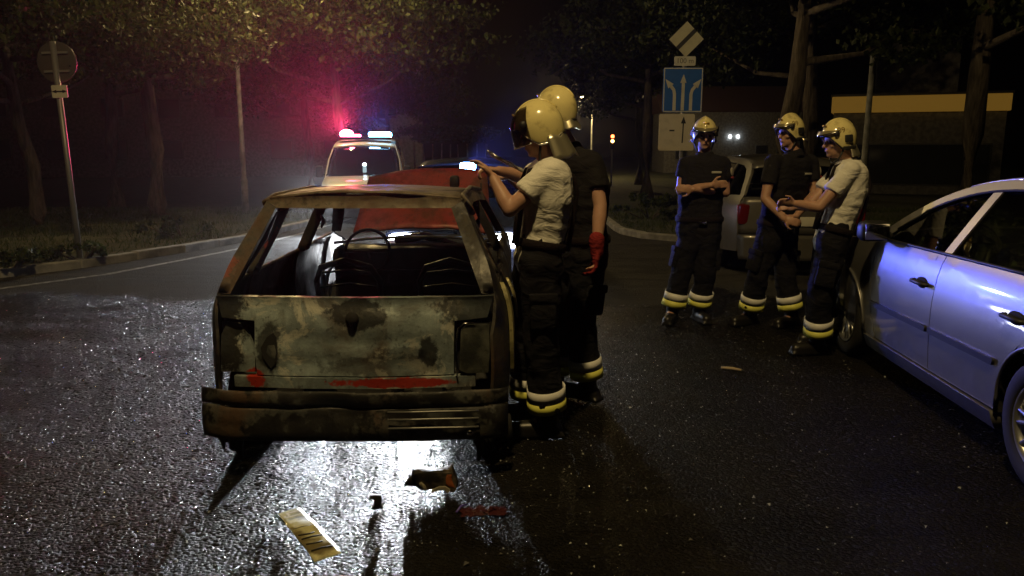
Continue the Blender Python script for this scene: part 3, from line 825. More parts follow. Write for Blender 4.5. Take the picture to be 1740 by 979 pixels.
def make_car(name, label, loc, rz, paint, cfg, cat='car', group=None, rim=None):
    C = dict(wb=2.512, front=3.36, rear=-1.08, R=.315, aR=.375, sill=.27, belt0=.985, belt1=.955, roof=1.42, wagon=False, hw=.865)
    C.update(cfg)
    r = empty(name, loc, rz, label, cat, group)
    wb, aR, R_ = C['wb'], C['aR'], C['R']
    def plan(u):
        k = 0
        if u > wb - .1: k += .13 * ((u - wb + .1) / (C['front'] - wb + .1)) ** 2.2
        if u < -.1: k += .09 * ((-.1 - u) / (-.1 - C['rear'])) ** 2.2
        return k
    def halfw(u, w):
        k = C['hw'] / .865
        return sinterp(w, [.15, .24, .34, .55, .74, .92, .985, 1.2, 1.45], [.79, .835, .848, .865, .862, .83, .80, .705, .585]) * k - plan(u)
    def side(s, off=0.0):
        return lambda a, b, d: Vector((-s * (halfw(a, b) + d + off), a, b))
    if C['wagon']: RX = [(-1.0, 1.02), (-.93, 1.20), (-.80, 1.36), (-.55, 1.415), (.1, 1.435), (.6, 1.44), (1.05, 1.40), (1.4, 1.32), (1.75, 1.175), (2.10, .985)]
    else: RX = [(-.80, 1.045), (-.55, 1.22), (-.25, 1.345), (.1, 1.41), (.5, 1.43), (.9, 1.415), (1.2, 1.37), (1.5, 1.285), (1.8, 1.155), (2.10, .985)]
    sc = C['roof'] / 1.43
    RX = [(u, .985 + (w - .985) * sc) for u, w in RX]
    ru, rw = [p[0] for p in RX], [p[1] for p in RX]
    roofz = lambda u: sinterp(u, ru, rw)
    belt = lambda u: lerp(C['belt0'], C['belt1'], max(0, min(1, u / 2.1)))
    U0 = ru[0]
    inner = lambda u: roofz(u) - .062
    for s in (1, -1):
        f = side(s)
        # sheet metal, each panel its own part with a real gap
        panel('front_door', [(1.135, C['sill']), (1.93, C['sill']), (2.0, .42), (2.03, .70), (2.03, belt(2.03)), (1.10, belt(1.1)), (1.115, .6)], f, paint, r)
        panel('rear_door', [(1.127, C['sill']), (1.107, .6), (1.092, belt(1.09)), (.06, belt(.06)), (.10, .80), (.20, .66)] + arc(0, R_, aR + .012, 52, -6, 8) , f, paint, r)
        panel('fender', [(2.038, belt(2.03)), (2.038, .70), (2.008, .42), (1.945, C['sill']), (2.09, C['sill'] - .02)] + arc(wb, R_, aR, 187, -4, 18) + [(C['front'] - .16, .33), (C['front'] - .12, .52), (C['front'] - .10, .66), (3.0, .80), (2.6, .89), (2.25, .95)], f, paint, r)
        panel('rear_quarter', [(C['rear'] + .06, .34)] + arc(0, R_, aR, 184, 54, 14) + [(.195, .672), (.092, .80), (.052, belt(.05)), (U0 + .02, C['belt0'] + .05), (C['rear'] + .10, C['belt0'] - .02), (C['rear'] + .02, .6)], f, paint, r)
        for cu in (0, wb):     # wheel-arch lips
            bmA = bmesh.new(); tube(bmA, [f(a, b, .004) for a, b in arc(cu, R_, aR - .004, -2, 182, 24)], .011, 6); obj('arch_lip', bmA, paint, r)
        panel('side_sill', [(aR + .03, .165), (wb - aR - .03, .165), (wb - aR - .035, .262), (aR + .015, .262)], side(s, .022), paint, r, th=.05)
        mo = [(1.145, .50), (1.98, .49), (1.99, .525), (1.145, .535)]
        panel('rub_strip', mo, side(s, .016), M_PLASTIC, r, th=.016); panel('rub_strip', [(.40, .505), (1.105, .50), (1.105, .535), (.385, .54)], side(s, .016), M_PLASTIC, r, th=.016)
        # roof rail and pillars
        N = 26
        us = [lerp(U0, 2.10, i / N) for i in range(N + 1)]
        outer = [(u, roofz(u)) for u in us]
        innr = [(u - (.035 if u > 1.6 else 0) + (.10 if u < U0 + .4 else 0), max(inner(u), belt(u) + .012)) for u in us]
        panel('roof_rail', outer + innr[::-1], f, paint, r, g=.09, th=.03)
        panel('b_pillar', [(1.06, belt(1.1)), (1.145, belt(1.1)), (.985, inner(.98) + .004), (.90, inner(.90) + .004)], side(s, .002), mat('pillar_trim', (.30, .29, .28), .35, .5), r, th=.02)
        panel('c_pillar', [(-.02, belt(0)), (.04, belt(0)), (-.16, inner(-.16) + .005), (-.28, inner(-.28) + .005), (-.62 if not C['wagon'] else -.9, max(inner(-.62), 1.05)), (U0 + .08, belt(0) + .03)] if not C['wagon'] else [(-.02, belt(0)), (.04, belt(0)), (-.10, inner(-.1) + .005), (-.18, inner(-.18) + .005)], f, paint, r, th=.02)
        gl = side(s, -.012)
        wf = [(1.125, belt(1.1) + .004), (2.02, belt(2) + .006)] + [(u - .035, inner(u) + .002) for u in (1.98, 1.8, 1.6, 1.4, 1.2, 1.0)] + [(.985, inner(.98))]
        panel('window_pane', wf, gl, M_GLASS, r, flange=False)
        wr = [(.0, belt(0) + .004), (1.08, belt(1) + .004), (.93, inner(.93)), (.6, inner(.6)), (.3, inner(.3)), (0, inner(0)), (-.15, inner(-.15))]
        panel('window_pane', wr, gl, M_GLASS, r, flange=False)
        if C['wagon']: panel('window_pane', [(-.06, belt(0) + .004), (-.20, inner(-.2)), (-.5, inner(-.5)), (-.74, inner(-.7)), (-.86, belt(0) + .03)], gl, M_GLASS, r, flange=False)
        bmT = bmesh.new(); tube(bmT, [f(u - (.035 if u > 1.6 else 0), inner(u) + .002, .002) for u in [-.1 + .1 * i for i in range(21)]], .008, 6); obj('window_seal', bmT, M_RUBBER, r)
        bmT = bmesh.new(); tube(bmT, [f(u, belt(u) + .004, .004) for u in (0, .5, 1.0, 1.5, 2.02)], .010, 6); obj('window_trim', bmT, M_PLASTIC, r)
        # handles, mirror
        for hu in (1.27, .26):
            bmH = bmesh.new()
            tube(bmH, [f(hu - .10, .775, .006), f(hu - .085, .777, .035), f(hu + .065, .78, .035), f(hu + .085, .78, .006)], [.012, .014, .014, .012], 8); h = obj('door_handle', bmH, M_PLASTIC, r)
            bmH = bmesh.new(); ellipsoid(bmH, f(hu, .775, -.002), (.012, .075, .036)); obj('handle_recess', bmH, M_DARK, h)
        bmM = bmesh.new()
        mp = f(1.93, 1.02, .13); bevel_box(bmM, mp, (.20, .13, .14), .045, Euler((0, 0, s * R(8))), 3); bevel_box(bmM, f(1.96, .985, .03), (.12, .07, .05), .018)
        mm = obj('wing_mirror', bmM, M_PLASTIC if not C.get('mirror') else C['mirror'], r)
        bmM = bmesh.new(); bevel_box(bmM, mp + Vector((0, -.068, 0)), (.165, .006, .105), .002, Euler((0, 0, s * R(8)))); obj('mirror_glass', bmM, M_CHROME, mm)
        wheel(r, 0, s * (halfw(0, .35) - .085), R_, side=s, mt_rim=rim); wheel(r, wb, s * (halfw(wb - .1, .35) - .085), R_, side=s, mt_rim=rim)
        for cu in (0, wb):          # wheel housings
            bmW = bmesh.new()
            A = [Vector((-s * (halfw(0, .5) - .012), a, b)) for a, b in arc(cu, R_, aR + .012, -8, 188, 18)]; B = [Vector((-s * .52, q.y, q.z)) for q in A]
            va = [bmW.verts.new(q) for q in A]; vb = [bmW.verts.new(q) for q in B]
            for i in range(len(A) - 1): bmW.faces.new((va[i], va[i+1], vb[i+1], vb[i]))
            bmW.faces.new(vb)
            obj('wheel_housing', bmW, M_DARK, r)
    # upper surfaces across the width
    def across(u0, u1, bulge0=0.0, bulge1=0.0, crown=.045, zf=roofz, inset=0.0, dz=0.0):
        def fn(a, b):
            u = lerp(u0, u1, a); v = 2 * b - 1; z = zf(u); e = halfw(u, z) - inset
            q = 1 - v * v
            return Vector((-v * e, u + lerp(bulge0, bulge1, a) * q, z + dz + crown * q))
        return fn
    ws0 = 1.26
    patch_obj('windscreen', 14, 14, across(2.085, ws0, .16, .05, .035, inset=.055, dz=.004), M_GLASS, r)
    patch_obj('roof', 16, 14, across(ws0, U0 + (.62 if not C['wagon'] else .16), .05, -.02, .045), paint, r, .01)
    patch_obj('rear_window', 10, 14, across(U0 + (.60 if not C['wagon'] else .14), U0 + .03, -.02, -.08 if not C['wagon'] else -.04, .035, inset=.06, dz=.003), M_GLASS, r)
    hoodz = lambda u: interp(u, [2.08, 2.6, 3.0, C['front'] - .12], [.965, .895, .805, .68])
    patch_obj('hood', 12, 14, across(2.10, C['front'] - .13, .17, .12, .055, zf=hoodz, inset=.002), paint, r, .01)
    if not C['wagon']:
        bootz = lambda u: interp(u, [C['rear'], U0 + .02], [.965, 1.04])
        patch_obj('boot_lid', 6, 12, across(U0 + .02, C['rear'] + .06, -.08, -.07, .02, zf=bootz), paint, r, .01)
    # front and rear faces
    def face(u, z0, z1, bul, sgn, lean=0.0):
        def fn(a, b):
            z = lerp(z0, z1, a); v = 2 * b - 1; e = halfw(u, z) - .01
            return Vector((-v * e, u + sgn * (bul * (1 - abs(v) ** 2.6)) - sgn * lean * a, z))
        return fn
    patch_obj('front_bumper', 6, 16, face(C['front'] - .14, .20, .56, .14, 1), paint, r, .02)
    patch_obj('grille', 3, 16, face(C['front'] - .15, .565, .69, .13, 1, .02), M_PLASTIC, r, .015)
    top = C['belt0'] - .02 if not C['wagon'] else C['belt0'] + .03
    patch_obj('tailgate', 6, 16, face(C['rear'] + .06, .56, top, .08, -1, .03), paint, r, .012)
    patch_obj('rear_bumper', 6, 16, face(C['rear'] + .04, .24, .555, .12, -1), paint, r, .02)
    for s in (1, -1):
        bm = bmesh.new(); bevel_box(bm, (-s * .56, C['front'] - .085, .625), (.36, .10, .13), .04, Euler((0, 0, s * R(-17)))); obj('headlight', bm, C.get('headlight') or mat('headlamp_glass', (.5, .5, .5), .1), r)
        bm = bmesh.new(); bevel_box(bm, (-s * .70, C['rear'] + .075, .80), (.16, .10, .26), .035, Euler((0, 0, s * R(18)))); obj('tail_light', bm, mat('tail_red', (.14, .010, .009), .2, coat=.5), r)
    bm = bmesh.new(); bevel_box(bm, (0, C['rear'] - .035, .72), (.52, .012, .115), .004); obj('number_plate', bm, M_SWHITE, r)
    # cabin
    bm = bmesh.new(); bevel_box(bm, (0, 1.15, .26), (1.45, 2.4, .06), .01); bevel_box(bm, (0, 1.95, .80), (1.40, .42, .24), .06); bevel_box(bm, (0, -.62, .62), (1.3, .5, .6), .04); obj('cabin', bm, M_DARK, r)
    for x in (-.37, .37): seat(r, 1.25, x, M_SEAT)
    bm = bmesh.new(); bevel_box(bm, (0, .42, .44), (1.25, .5, .18), .05); bevel_box(bm, (0, .12, .76), (1.25, .15, .58), .05, Euler((R(16), 0, 0))); obj('rear_seat', bm, M_SEAT, r)
    bm = bmesh.new(); lathe(bm, [(.185 + .016 * math.cos(t * .7854), .016 * math.sin(t * .7854)) for t in range(9)], 28, 'Y', (0, 0, 0)); bm.transform(Matrix.Translation((-.37, 1.70, .92)) @ Matrix.Rotation(R(-22), 4, 'X')); obj('steering_wheel', bm, M_PLASTIC, r)
    return r, halfw

# silver saloon on the right
silver, hwf = make_car('silver_car', 'silver saloon car at the right edge, side lit blue', (3.27, 3.40, 0), R(-3.5), M_SILVER, {})
# champagne estate behind the firefighters, tail towards the camera
parked, _ = make_car('parked_car', 'champagne estate car behind the three standing firefighters', (3.62, 10.75, gz(10.75)), R(-3), M_GREYP, dict(wagon=True, roof=1.53))
# police car facing the camera behind the raised red bonnet
M_HLW = mat('headlamp_lit', (1, 1, 1), .2, emit=(.9, .95, 1.0), es=40)
M_NAVYP = paint_mat('dark_blue_paint', (.03, .04, .09), .2, .25)
police, _ = make_car('police_car', 'dark car with a blue flasher behind the raised red bonnet', (-.62, 11.9, gz(11)), R(180), M_NAVYP, dict(headlight=M_HLW))
M_BLUEL = mat('blue_flasher', (.05, .2, 1), .3, emit=(.20, .5, 1.0), es=90)
fp = at(795, 283, y=10.22); fl_l = police.matrix_basis.inverted() @ fp
bm = bmesh.new(); bevel_box(bm, fl_l, (.20, .08, .10), .03); fl = obj('flasher', bm, M_BLUEL, police)
bm = bmesh.new(); bevel_box(bm, fl_l + Vector((0, -.07, -.03)), (.12, .10, .03), .01); obj('flasher_mount', bm, M_PLASTIC, police)
for s in (1, -1):  # unseen low lamps, added to throw light under the burnt car
    bm = bmesh.new(); ellipsoid(bm, (s * .50, 3.335, .29), (.085, .04, .05)); obj('added_low_lamp', bm, M_HLW, police)

# ------------------------------------------------------------------ emergency van facing the camera
VX, VY = -3.42, 18.0
van = empty('emergency_van', (VX, VY, gz(VY)), R(180 + 6), 'white emergency van with flashing red and blue roof lights', 'van')
VW = .88
def vside(w): return interp(w, [.2, .6, 1.0, 1.5, 1.95], [.86, .90, .90, .84, .70])
def vprof(t):      # front profile, +Y forward in van frame
    return None
FP = [(.02, .25), (.06, .55), (.02, .72), (-.28, .96), (-.78, 1.10)]      # bumper to screen base (y offset, z)
SP = [(-.78, 1.10), (-1.42, 1.76)]
RP = [(-1.42, 1.76), (-1.62, 1.87), (-2.4, 1.95), (-4.2, 1.96), (-4.75, 1.90)]
def vloft(name, P, mt, crown=.05, inset=0.0, n=10, fwd=.10):
    xs = [i / (len(P) - 1) for i in range(len(P))]
    def fn(a, b):
        y = sinterp(a, xs, [q[0] for q in P]); z = sinterp(a, xs, [q[1] for q in P]); v = 2 * b - 1; e = vside(z) - inset
        return Vector((v * e, y + fwd * (1 - v * v), z + crown * (1 - v * v)))
    return patch_obj(name, n, 12, fn, mt, van, .01)
vloft('front_bumper', [(.0, .22), (.07, .35), (.07, .50), (.03, .60)], M_PLASTIC, 0)
vloft('bonnet', [(.03, .60), (.0, .76), (-.28, .97), (-.78, 1.10)], M_WHITEP, .02)
vloft('windscreen', SP, M_GLASS, .02, .07)
vloft('roof', RP, M_WHITEP, .05, fwd=.0)
for s in (1, -1):
    def vs(a, b, d, s=s): return Vector((s * (vside(b) + d), a, b))
    panel('side_panel', [(-4.75, .25), (-4.15, .25)] + arc(-3.75, .33, .40, 180, 0, 10) + [(-1.15, .25)] + arc(-.72, .33, .40, 180, 0, 10) + [(-.0, .30), (.02, .62), (0, .76), (-.28, .97), (-.78, 1.12), (-4.75, 1.12)], vs, M_WHITEP, van, g=.2)
    panel('a_pillar', [(-.70, 1.09), (-.88, 1.12), (-1.52, 1.76), (-1.40, 1.78)], vs, M_WHITEP, van, g=.1)
    panel('side_upper', [(-2.0, 1.12), (-2.15, 1.70), (-1.55, 1.74), (-1.42, 1.79), (-1.62, 1.88), (-2.4, 1.955), (-4.75, 1.90), (-4.75, 1.12)], vs, M_WHITEP, van, g=.2)
    panel('side_window', [(-.95, 1.13), (-1.53, 1.73), (-2.13, 1.69), (-1.98, 1.13)], lambda a, b, d, s=s: Vector((s * (vside(b) - .015 + d), a, b)), M_GLASS, van, flange=False)
    for i in range(6):      # reflective squares along the side
        for j in range(2):
            if (i + j) % 2: continue
            a0 = -2.35 - i * .36
            panel('reflective_square', [(a0, .80 + j * .14), (a0 + .34, .80 + j * .14), (a0 + .34, .93 + j * .14), (a0, .93 + j * .14)], lambda a, b, d, s=s: Vector((s * (vside(b) + .006 + d), a, b)), mat('reflective_red', (.8, .25, .18), .4), van, g=.4, th=.004)
    for i in range(5):      # and up the front pillar / upper side
        a0 = -2.3 - (i % 2) * .22; z0 = 1.2 + i * .11
        panel('reflective_square', [(a0 - .18, z0), (a0, z0), (a0, z0 + .09), (a0 - .18, z0 + .09)], lambda a, b, d, s=s: Vector((s * (vside(b) + .006 + d), a, b)), mat('reflective_red'), van, g=.4, th=.004)
    wheel(van, -.72, s * .80, .33, side=s); wheel(van, -3.75, s * .80, .33, side=s)
    bm = bmesh.new(); bevel_box(bm, (s * .66, .0, .76), (.32, .16, .17), .05, Euler((R(-12), 0, s * R(-14)))); obj('headlight', bm, M_HLW, van)
    bm = bmesh.new(); bevel_box(bm, (s * 1.02, -.80, 1.22), (.18, .10, .27), .04); tube(bm, [(s * .86, -.86, 1.14), (s * 1.0, -.80, 1.16)], .02, 6); obj('wing_mirror', bm, M_PLASTIC, van)
bm = bmesh.new(); bevel_box(bm, (0, .10, .70), (.62, .03, .10), .01); obj('grille', bm, M_PLASTIC, van)
bm = bmesh.new(); bevel_box(bm, (0, .155, .42), (.52, .012, .11), .004); obj('number_plate', bm, M_SWHITE, van)
bm = bmesh.new(); bevel_box(bm, (0, -2.6, .30), (1.6, 4.2, .1), .01); bevel_box(bm, (0, -1.0, .95), (1.5, .5, .22), .05); bevel_box(bm, (0, -2.5, 1.1), (1.66, .04, 1.4), .01); obj('cabin', bm, M_DARK, van)
for x in (-.42, .42): 
    sob = seat(van, -1.75, x, M_SEAT); sob.location = (0, 0, .35)
# light bar: red lamp on the image's left, blue lamp on the right
M_REDL = mat('red_beacon', (1, .1, .2), .3, emit=(1.0, .10, .22), es=55)
M_BLUE2 = mat('blue_beacon', (.1, .4, 1), .3, emit=(.20, .62, 1.0), es=45)
bm = bmesh.new(); bevel_box(bm, (0, -1.72, 2.0), (1.25, .26, .07), .02); lb = obj('light_bar', bm, M_PLASTIC, van)
bm = bmesh.new(); ellipsoid(bm, (.45, -1.72, 2.10), (.17, .13, .11)); bevel_box(bm, (.24, -1.72, 2.06), (.26, .16, .06), .02); obj('red_beacon', bm, M_REDL, lb)
bm = bmesh.new(); bevel_box(bm, (-.36, -1.72, 2.08), (.56, .22, .14), .05); obj('blue_beacon', bm, M_BLUE2, lb)
bm = bmesh.new(); bevel_box(bm, (-.02, -.93, 1.30), (.09, .05, .22), .02); obj('dash_flasher', bm, mat('white_flasher', (1, 1, 1), .3, emit=(.75, .85, 1), es=30), van)

def local_light(parent, name, kind, loc, power, color, radius=.05, target=None, spot=None, blend=.4):
    M = parent.matrix_basis.copy()
    w = M @ Vector(loc)
    l = add_light(name, kind, w, power, color, None, radius, target, spot, blend)
    wm = Matrix.Translation(w) @ l.rotation_euler.to_matrix().to_4x4()
    l.parent = parent; l.matrix_basis = M.inverted() @ wm
    return l
local_light(van, 'red_light', 'SPOT', (.45, -1.50, 2.24), RED_P, (1.0, .04, .14), .08, (-4.6, 2.0, 6.2), R(50), 1.0)
local_light(van, 'blue_light', 'SPOT', (-.36, -1.50, 2.22), BLUE_P, (.06, .16, 1.0), .09, (-4.0, 2.0, 6.0), R(50), 1.0)
for s in (1, -1):
    local_light(van, 'headlight_beam', 'SPOT', (s * .66, .16, .78), VAN_HL * (5.5 if s > 0 else .6), (.86, .92, 1.0), .06, ((-3.9, 4.2, -.1) if s > 0 else (-2.9, 2, -.2)), R(36), .8)
    local_light(police, 'headlight_beam', 'SPOT', (s * .56, 3.44, .64), 260 if s > 0 else 40, (.93, .96, 1.0), .06, (-1.6 - s * 1.2, 4.0, .0), R(70), .6)
    local_light(police, 'added_low_beam', 'SPOT', (s * .50, 3.40, .275), POL_HL, (.93, .96, 1.0), .05, (-.74 - s * .06, 3.0, .0), R(13), .45)  # beam of the added low lamps, aimed beneath the wreck
local_light(police, 'flasher_light', 'SPOT', fl_l + Vector((0, .10, .02)), FLASH_P, (.11, .14, 1.0), .05, (2.17, 4.85, 2.1), R(46), .7)

# ================================================================== BURNT-OUT HATCHBACK
BX, BY = -.775, 4.18          # rear axle; the car points away from the camera (+Y)
burnt = empty('burnt_car', (BX + .02, BY, 0), 0, 'burnt-out red hatchback without glass, bonnet raised', 'car')
B_BODY = burnt_mat('burnt_body', amount=.52, reds=[((-.70, -.30, .98), .09, .35), ((-.66, .2, 1.05), .12, .45), ((-.62, -.1, .92), .08, .4)], pale=(.12, .105, .08))
B_GATE = burnt_mat('burnt_tailgate', amount=.385, pale=(.32, .39, .41), ash=.8, edge=.03,
    blobs=[((-.42, -.50, .64), (.06, .3, .10), .8), ((.02, -.5, .81), (.13, .3, .07), .9), ((.37, -.5, .63), (.045, .3, .075), .9), ((.20, -.5, .62), (.16, .3, .03), .5), ((-.68, -.4, .74), (.15, .4, .22), .95), ((.62, -.4, .84), (.20, .4, .08), .85), ((.15, -.5, .56), (.30, .3, .05), .6)],
    reds=[((-.49, -.5, .50), (.05, .3, .05), 1), ((.22, -.5, .482), (.30, .3, .024), 1)])
B_BUMP = burnt_mat('burnt_bumper', amount=.52, pale=(.11, .115, .11), edge=.025)
B_ROOF = burnt_mat('burnt_roof', amount=.47, pale=(.22, .18, .13))
B_SOOT = burnt_mat('soot_metal', amount=.62, pale=(.07, .06, .05))
B_HOOD = burnt_mat('scorched_red', amount=.20, pale=(.30, .05, .045)); 
B_PEEL = burnt_mat('peeled_paint', amount=.28, pale=(.42, .38, .18))

def bnoise(p, s, k): return k * noise.noise(Vector(p) * s)
def bw(u, w):
    h = sinterp(w, [.16, .25, .45, .65, .82, .92, 1.12, 1.34], [.735, .755, .775, .775, .755, .715, .615, .508])
    if u < -.28: h -= .10 * ((-.28 - u) / .24) ** 2
    if u > 2.7: h -= .14 * ((u - 2.7) / .5) ** 2
    return h + bnoise((u, w, 1), 3.2, .010)
def bside(s, off=0.0): return lambda a, b, d: Vector((s * (bw(a, b) + d + off), a, b))
BWB, BR, BA = 2.36, .27, .325
for s in (1, -1):
    f = bside(s)
    panel('rear_quarter', [(-.505, .30), (-.32, .24)] + arc(0, BR, BA, 178, 60, 12) + [(.18, .62), (.15, .90), (-.42, .905), (-.50, .70)], f, B_BODY, burnt, g=.06)
    panel('rear_door', [(.19, .61)] + arc(0, BR, BA + .012, 55, 0, 8) + [(.36, .21), (1.13, .21), (1.15, .60), (1.12, .905), (.16, .905)], f, B_BODY, burnt, g=.06)
    panel('front_door', [(1.145, .21), (1.98, .21), (2.02, .5), (2.10, .92), (1.13, .905), (1.162, .60)], f, B_BODY, burnt, g=.06)
    panel('fender', [(1.99, .21), (2.03, .21)] + arc(BWB, BR, BA, 190, -8, 16) + [(3.0, .25), (3.08, .45), (3.06, .66), (2.7, .80), (2.11, .925), (2.032, .5)], f, B_BODY, burnt, g=.07)
    # pillars left standing
    panel('d_pillar', [(-.43, .90), (-.24, .90), (.03, 1.245), (.0, 1.315), (-.12, 1.325)], f, B_BODY, burnt, g=.05, th=.05)
    panel('c_pillar', [(.03, .90), (.16, .90), (.24, 1.262), (.13, 1.258)], bside(s, -.008), B_BODY, burnt, g=.05, th=.035)
    panel('b_pillar', [(1.06, .90), (1.19, .90), (1.16, 1.243), (1.06, 1.246)], bside(s, -.006), B_SOOT, burnt, g=.05, th=.06)
    panel('a_pillar', [(2.10, .92), (2.24, .905), (1.72, 1.262), (1.64, 1.222)], f, B_SOOT, burnt, g=.05, th=.06)
    panel('roof_rail', [(-.12, 1.325), (.0, 1.250), (.6, 1.262), (1.2, 1.236), (1.66, 1.198), (1.72, 1.262), (1.2, 1.302), (.5, 1.335)], f, B_ROOF, burnt, g=.07, th=.05)
    bm = bmesh.new()            # door-top edge with charred lumps
    tube(bm, [f(u, .905 + bnoise((u, s, 0), 9, .012), -.02) for u in [-.2 + .1 * i for i in range(24)]], .013, 6)
    obj('window_sill', bm, B_SOOT, burnt)
    bm = bmesh.new()
    tube(bm, [f(.05, 1.24, .012), f(-.10, 1.31, .018), f(.0, 1.338, .006), f(.8, 1.338, .0), f(1.6, 1.285, .002)], .014, 6); obj('drip_rail', bm, B_ROOF, burnt)
    # hanging charred seal strips
    bm = bmesh.new(); tube(bm, [f(.02, 1.25, -.03), f(-.06, 1.12, -.05), f(-.16, .99, -.04), f(-.19, .91, -.05)], [.012, .016, .02, .012], 6); obj('charred_strip', bm, B_SOOT, burnt)
    bm = bmesh.new(); tube(bm, [f(1.14, 1.13, -.06), f(1.17, 1.09, -.09), f(1.13, 1.05, -.10)], [.012, .02, .006], 6); obj('charred_strip', bm, B_SOOT, burnt)
    # wheels: bare rims with a burst, sagging tyre
    for cu in (0, BWB):
        bm = bmesh.new(); c = (s * .66, cu, .245)
        lathe(bm, [(.165, -.08), (.175, -.085), (.17, -.05), (.15, -.03), (.15, .03), (.17, .05), (.175, .085), (.165, .08)], 32, 'X', c); lathe(bm, [(.15, s * .03), (.09, s * .05), (.03, s * .03), (.001, s * .03)], 32, 'X', c)
        w = obj('wheel', bm, B_BODY, burnt)
        bm = bmesh.new(); lathe(bm, [(.175, -.085), (.20, -.10), (.24, -.095), (.255, -.05), (.255, .05), (.24, .095), (.20, .10), (.175, .085)], 40, 'X', c)
        for v in bm.verts:
            if v.co.z < .06: v.co.z = max(.004, v.co.z * .3)
            v.co += Vector((0, bnoise(v.co, 14, .012), bnoise(v.co + Vector((5, 0, 0)), 14, .012) if v.co.z > .05 else 0))
        obj('burnt_tyre', bm, M_RUBBER, w)
# peeled yellowish paint flap on the right rear quarter
panel('peeled_paint', [(-.34, .60), (-.30, .46), (-.24, .48), (-.22, .70), (-.20, .88), (-.27, .92), (-.33, .86)], bside(1, .022), B_PEEL, burnt, g=.04, th=.02)
panel('peeled_paint', [(-.16, .84), (-.10, .70), (-.06, .74), (-.05, .90), (-.13, .92)], bside(1, .045), B_PEEL, burnt, g=.03, th=.012)

# roof, sagging
def roof_fn(a, b):
    u = lerp(-.115, 1.72, a); v = 2 * b - 1; z = interp(u, [-.2, 0, .5, 1.2, 1.72], [1.322, 1.332, 1.336, 1.302, 1.262])
    q = 1 - abs(v) ** 2.4
    p = Vector((v * (bw(u, 1.335) - .004), u - .05 * q * (1 - a), z + .034 * q - .022 * math.exp(-((u - .8) ** 2 + (v - .2) ** 2) * 4)))
    p.z += bnoise(p, 4, .009) * q
    return p
patch_obj('roof', 26, 24, roof_fn, B_ROOF, burnt, .012)
# back window frame (hatch frame)
def rear_u(w): return interp(w, [.2, .45, .62, .80, .90, 1.31], [-.47, -.50, -.505, -.475, -.425, -.125])
def rear(off=0.0, dent=.012):
    def fn(v, w, d):
        k = -.055 * (1 - (v / .72) ** 2)
        y = rear_u(w) + k - d - off + bnoise((v, w, 4), 3.5, dent)
        return Vector((v, y, w))
    return fn
rf = rear()
panel('hatch_frame_top', [(-.52, 1.322), (-.47, 1.283), (.47, 1.283), (.52, 1.322), (.3, 1.350), (-.3, 1.350)], rear(-.02), B_ROOF, burnt, g=.06, th=.05)
for s in (1, -1):
    panel('hatch_frame_side', [(s * .70, .89), (s * .63, .89), (s * .462, 1.286), (s * .515, 1.315)][::s], rear(-.012), B_BODY, burnt, g=.06, th=.05)
# tailgate skin with its stamped steps
def gate_fn(v, w, d):
    p = rear()(v, w, d)
    step = .018 * (1 / (1 + math.exp((w - .715) * 90))) * (1 / (1 + math.exp((abs(v) - .37) * 60))) * (1 / (1 + math.exp(-(w - .545) * 90)))
    lip = -.022 / (1 + math.exp(-(w - .872) * 160))
    p.y += step + lip + bnoise((v * 1.5, w * 2.5, 9), 2.2, .022) + bnoise((v * 3, w * 5, 2), 2.6, .010)
    return p
panel('tailgate', [(-.485, .515), (.492, .515), (.497, .775), (.66, .785), (.69, .885), (-.69, .885), (-.66, .785), (-.49, .775)], gate_fn, B_GATE, burnt, g=.03, th=.04)
bm = bmesh.new(); lathe(bm, [(.001, -.02), (.022, -.022), (.03, -.005), (.034, .0)], 18, 'Y', gate_fn(.0, .79, .004)); obj('lock_hole', bm, M_DARK, burnt)
bm = bmesh.new(); bm.faces.new([bm.verts.new(gate_fn(a, b_, .006)) for a, b_ in ((-.455, .650), (-.425, .700), (-.392, .722), (-.378, .70), (-.372, .63), (-.385, .575), (-.41, .55), (-.432, .585), (-.447, .61))]); obj('burnt_hole', bm, M_DARK, burnt)
# lower sill under the gate, with red paint left
panel('rear_sill', [(-.60, .455), (.60, .455), (.60, .508), (-.60, .508)], rear(.012), B_GATE, burnt, g=.05, th=.05)
# rear corners around the lights
for s in (1, -1):
    bm = bmesh.new(); bevel_box(bm, (s * .59, -.40, .635), (.18, .10, .27), .02); obj('light_cavity', bm, M_DARK, burnt)
M_SMOKED = mat('sooty_lens', (.045, .046, .040), .32, coat=.3); _k = NB(M_SMOKED); _k.set('Base Color', _k.mix(_k.mapr(_k.noise(9, 6), .4, .65), (.028, .030, .028), (.085, .088, .075))); _k.set('Normal', _k.bump(_k.noise(40, 4), .4, .01))
panel('tail_light', [(.522, .54), (.56, .522), (.665, .522), (.672, .62), (.668, .755), (.56, .755), (.53, .73)], rear(.012, 0), M_SMOKED, burnt, g=.04, th=.05)
bm = bmesh.new(); tube(bm, [rear(.02, 0)(a, b_, 0) for a, b_ in ((.60, .766), (.545, .764), (.518, .741), (.506, .66), (.504, .56), (.512, .515))], .004, 6); obj('chrome_trim', bm, M_CHROME, burnt)
panel('light_remnant', [(-.675, .52), (-.50, .525), (-.495, .62), (-.53, .70), (-.57, .755), (-.64, .76), (-.67, .70)], rear(-.015, .03), B_GATE, burnt, g=.03, th=.03)
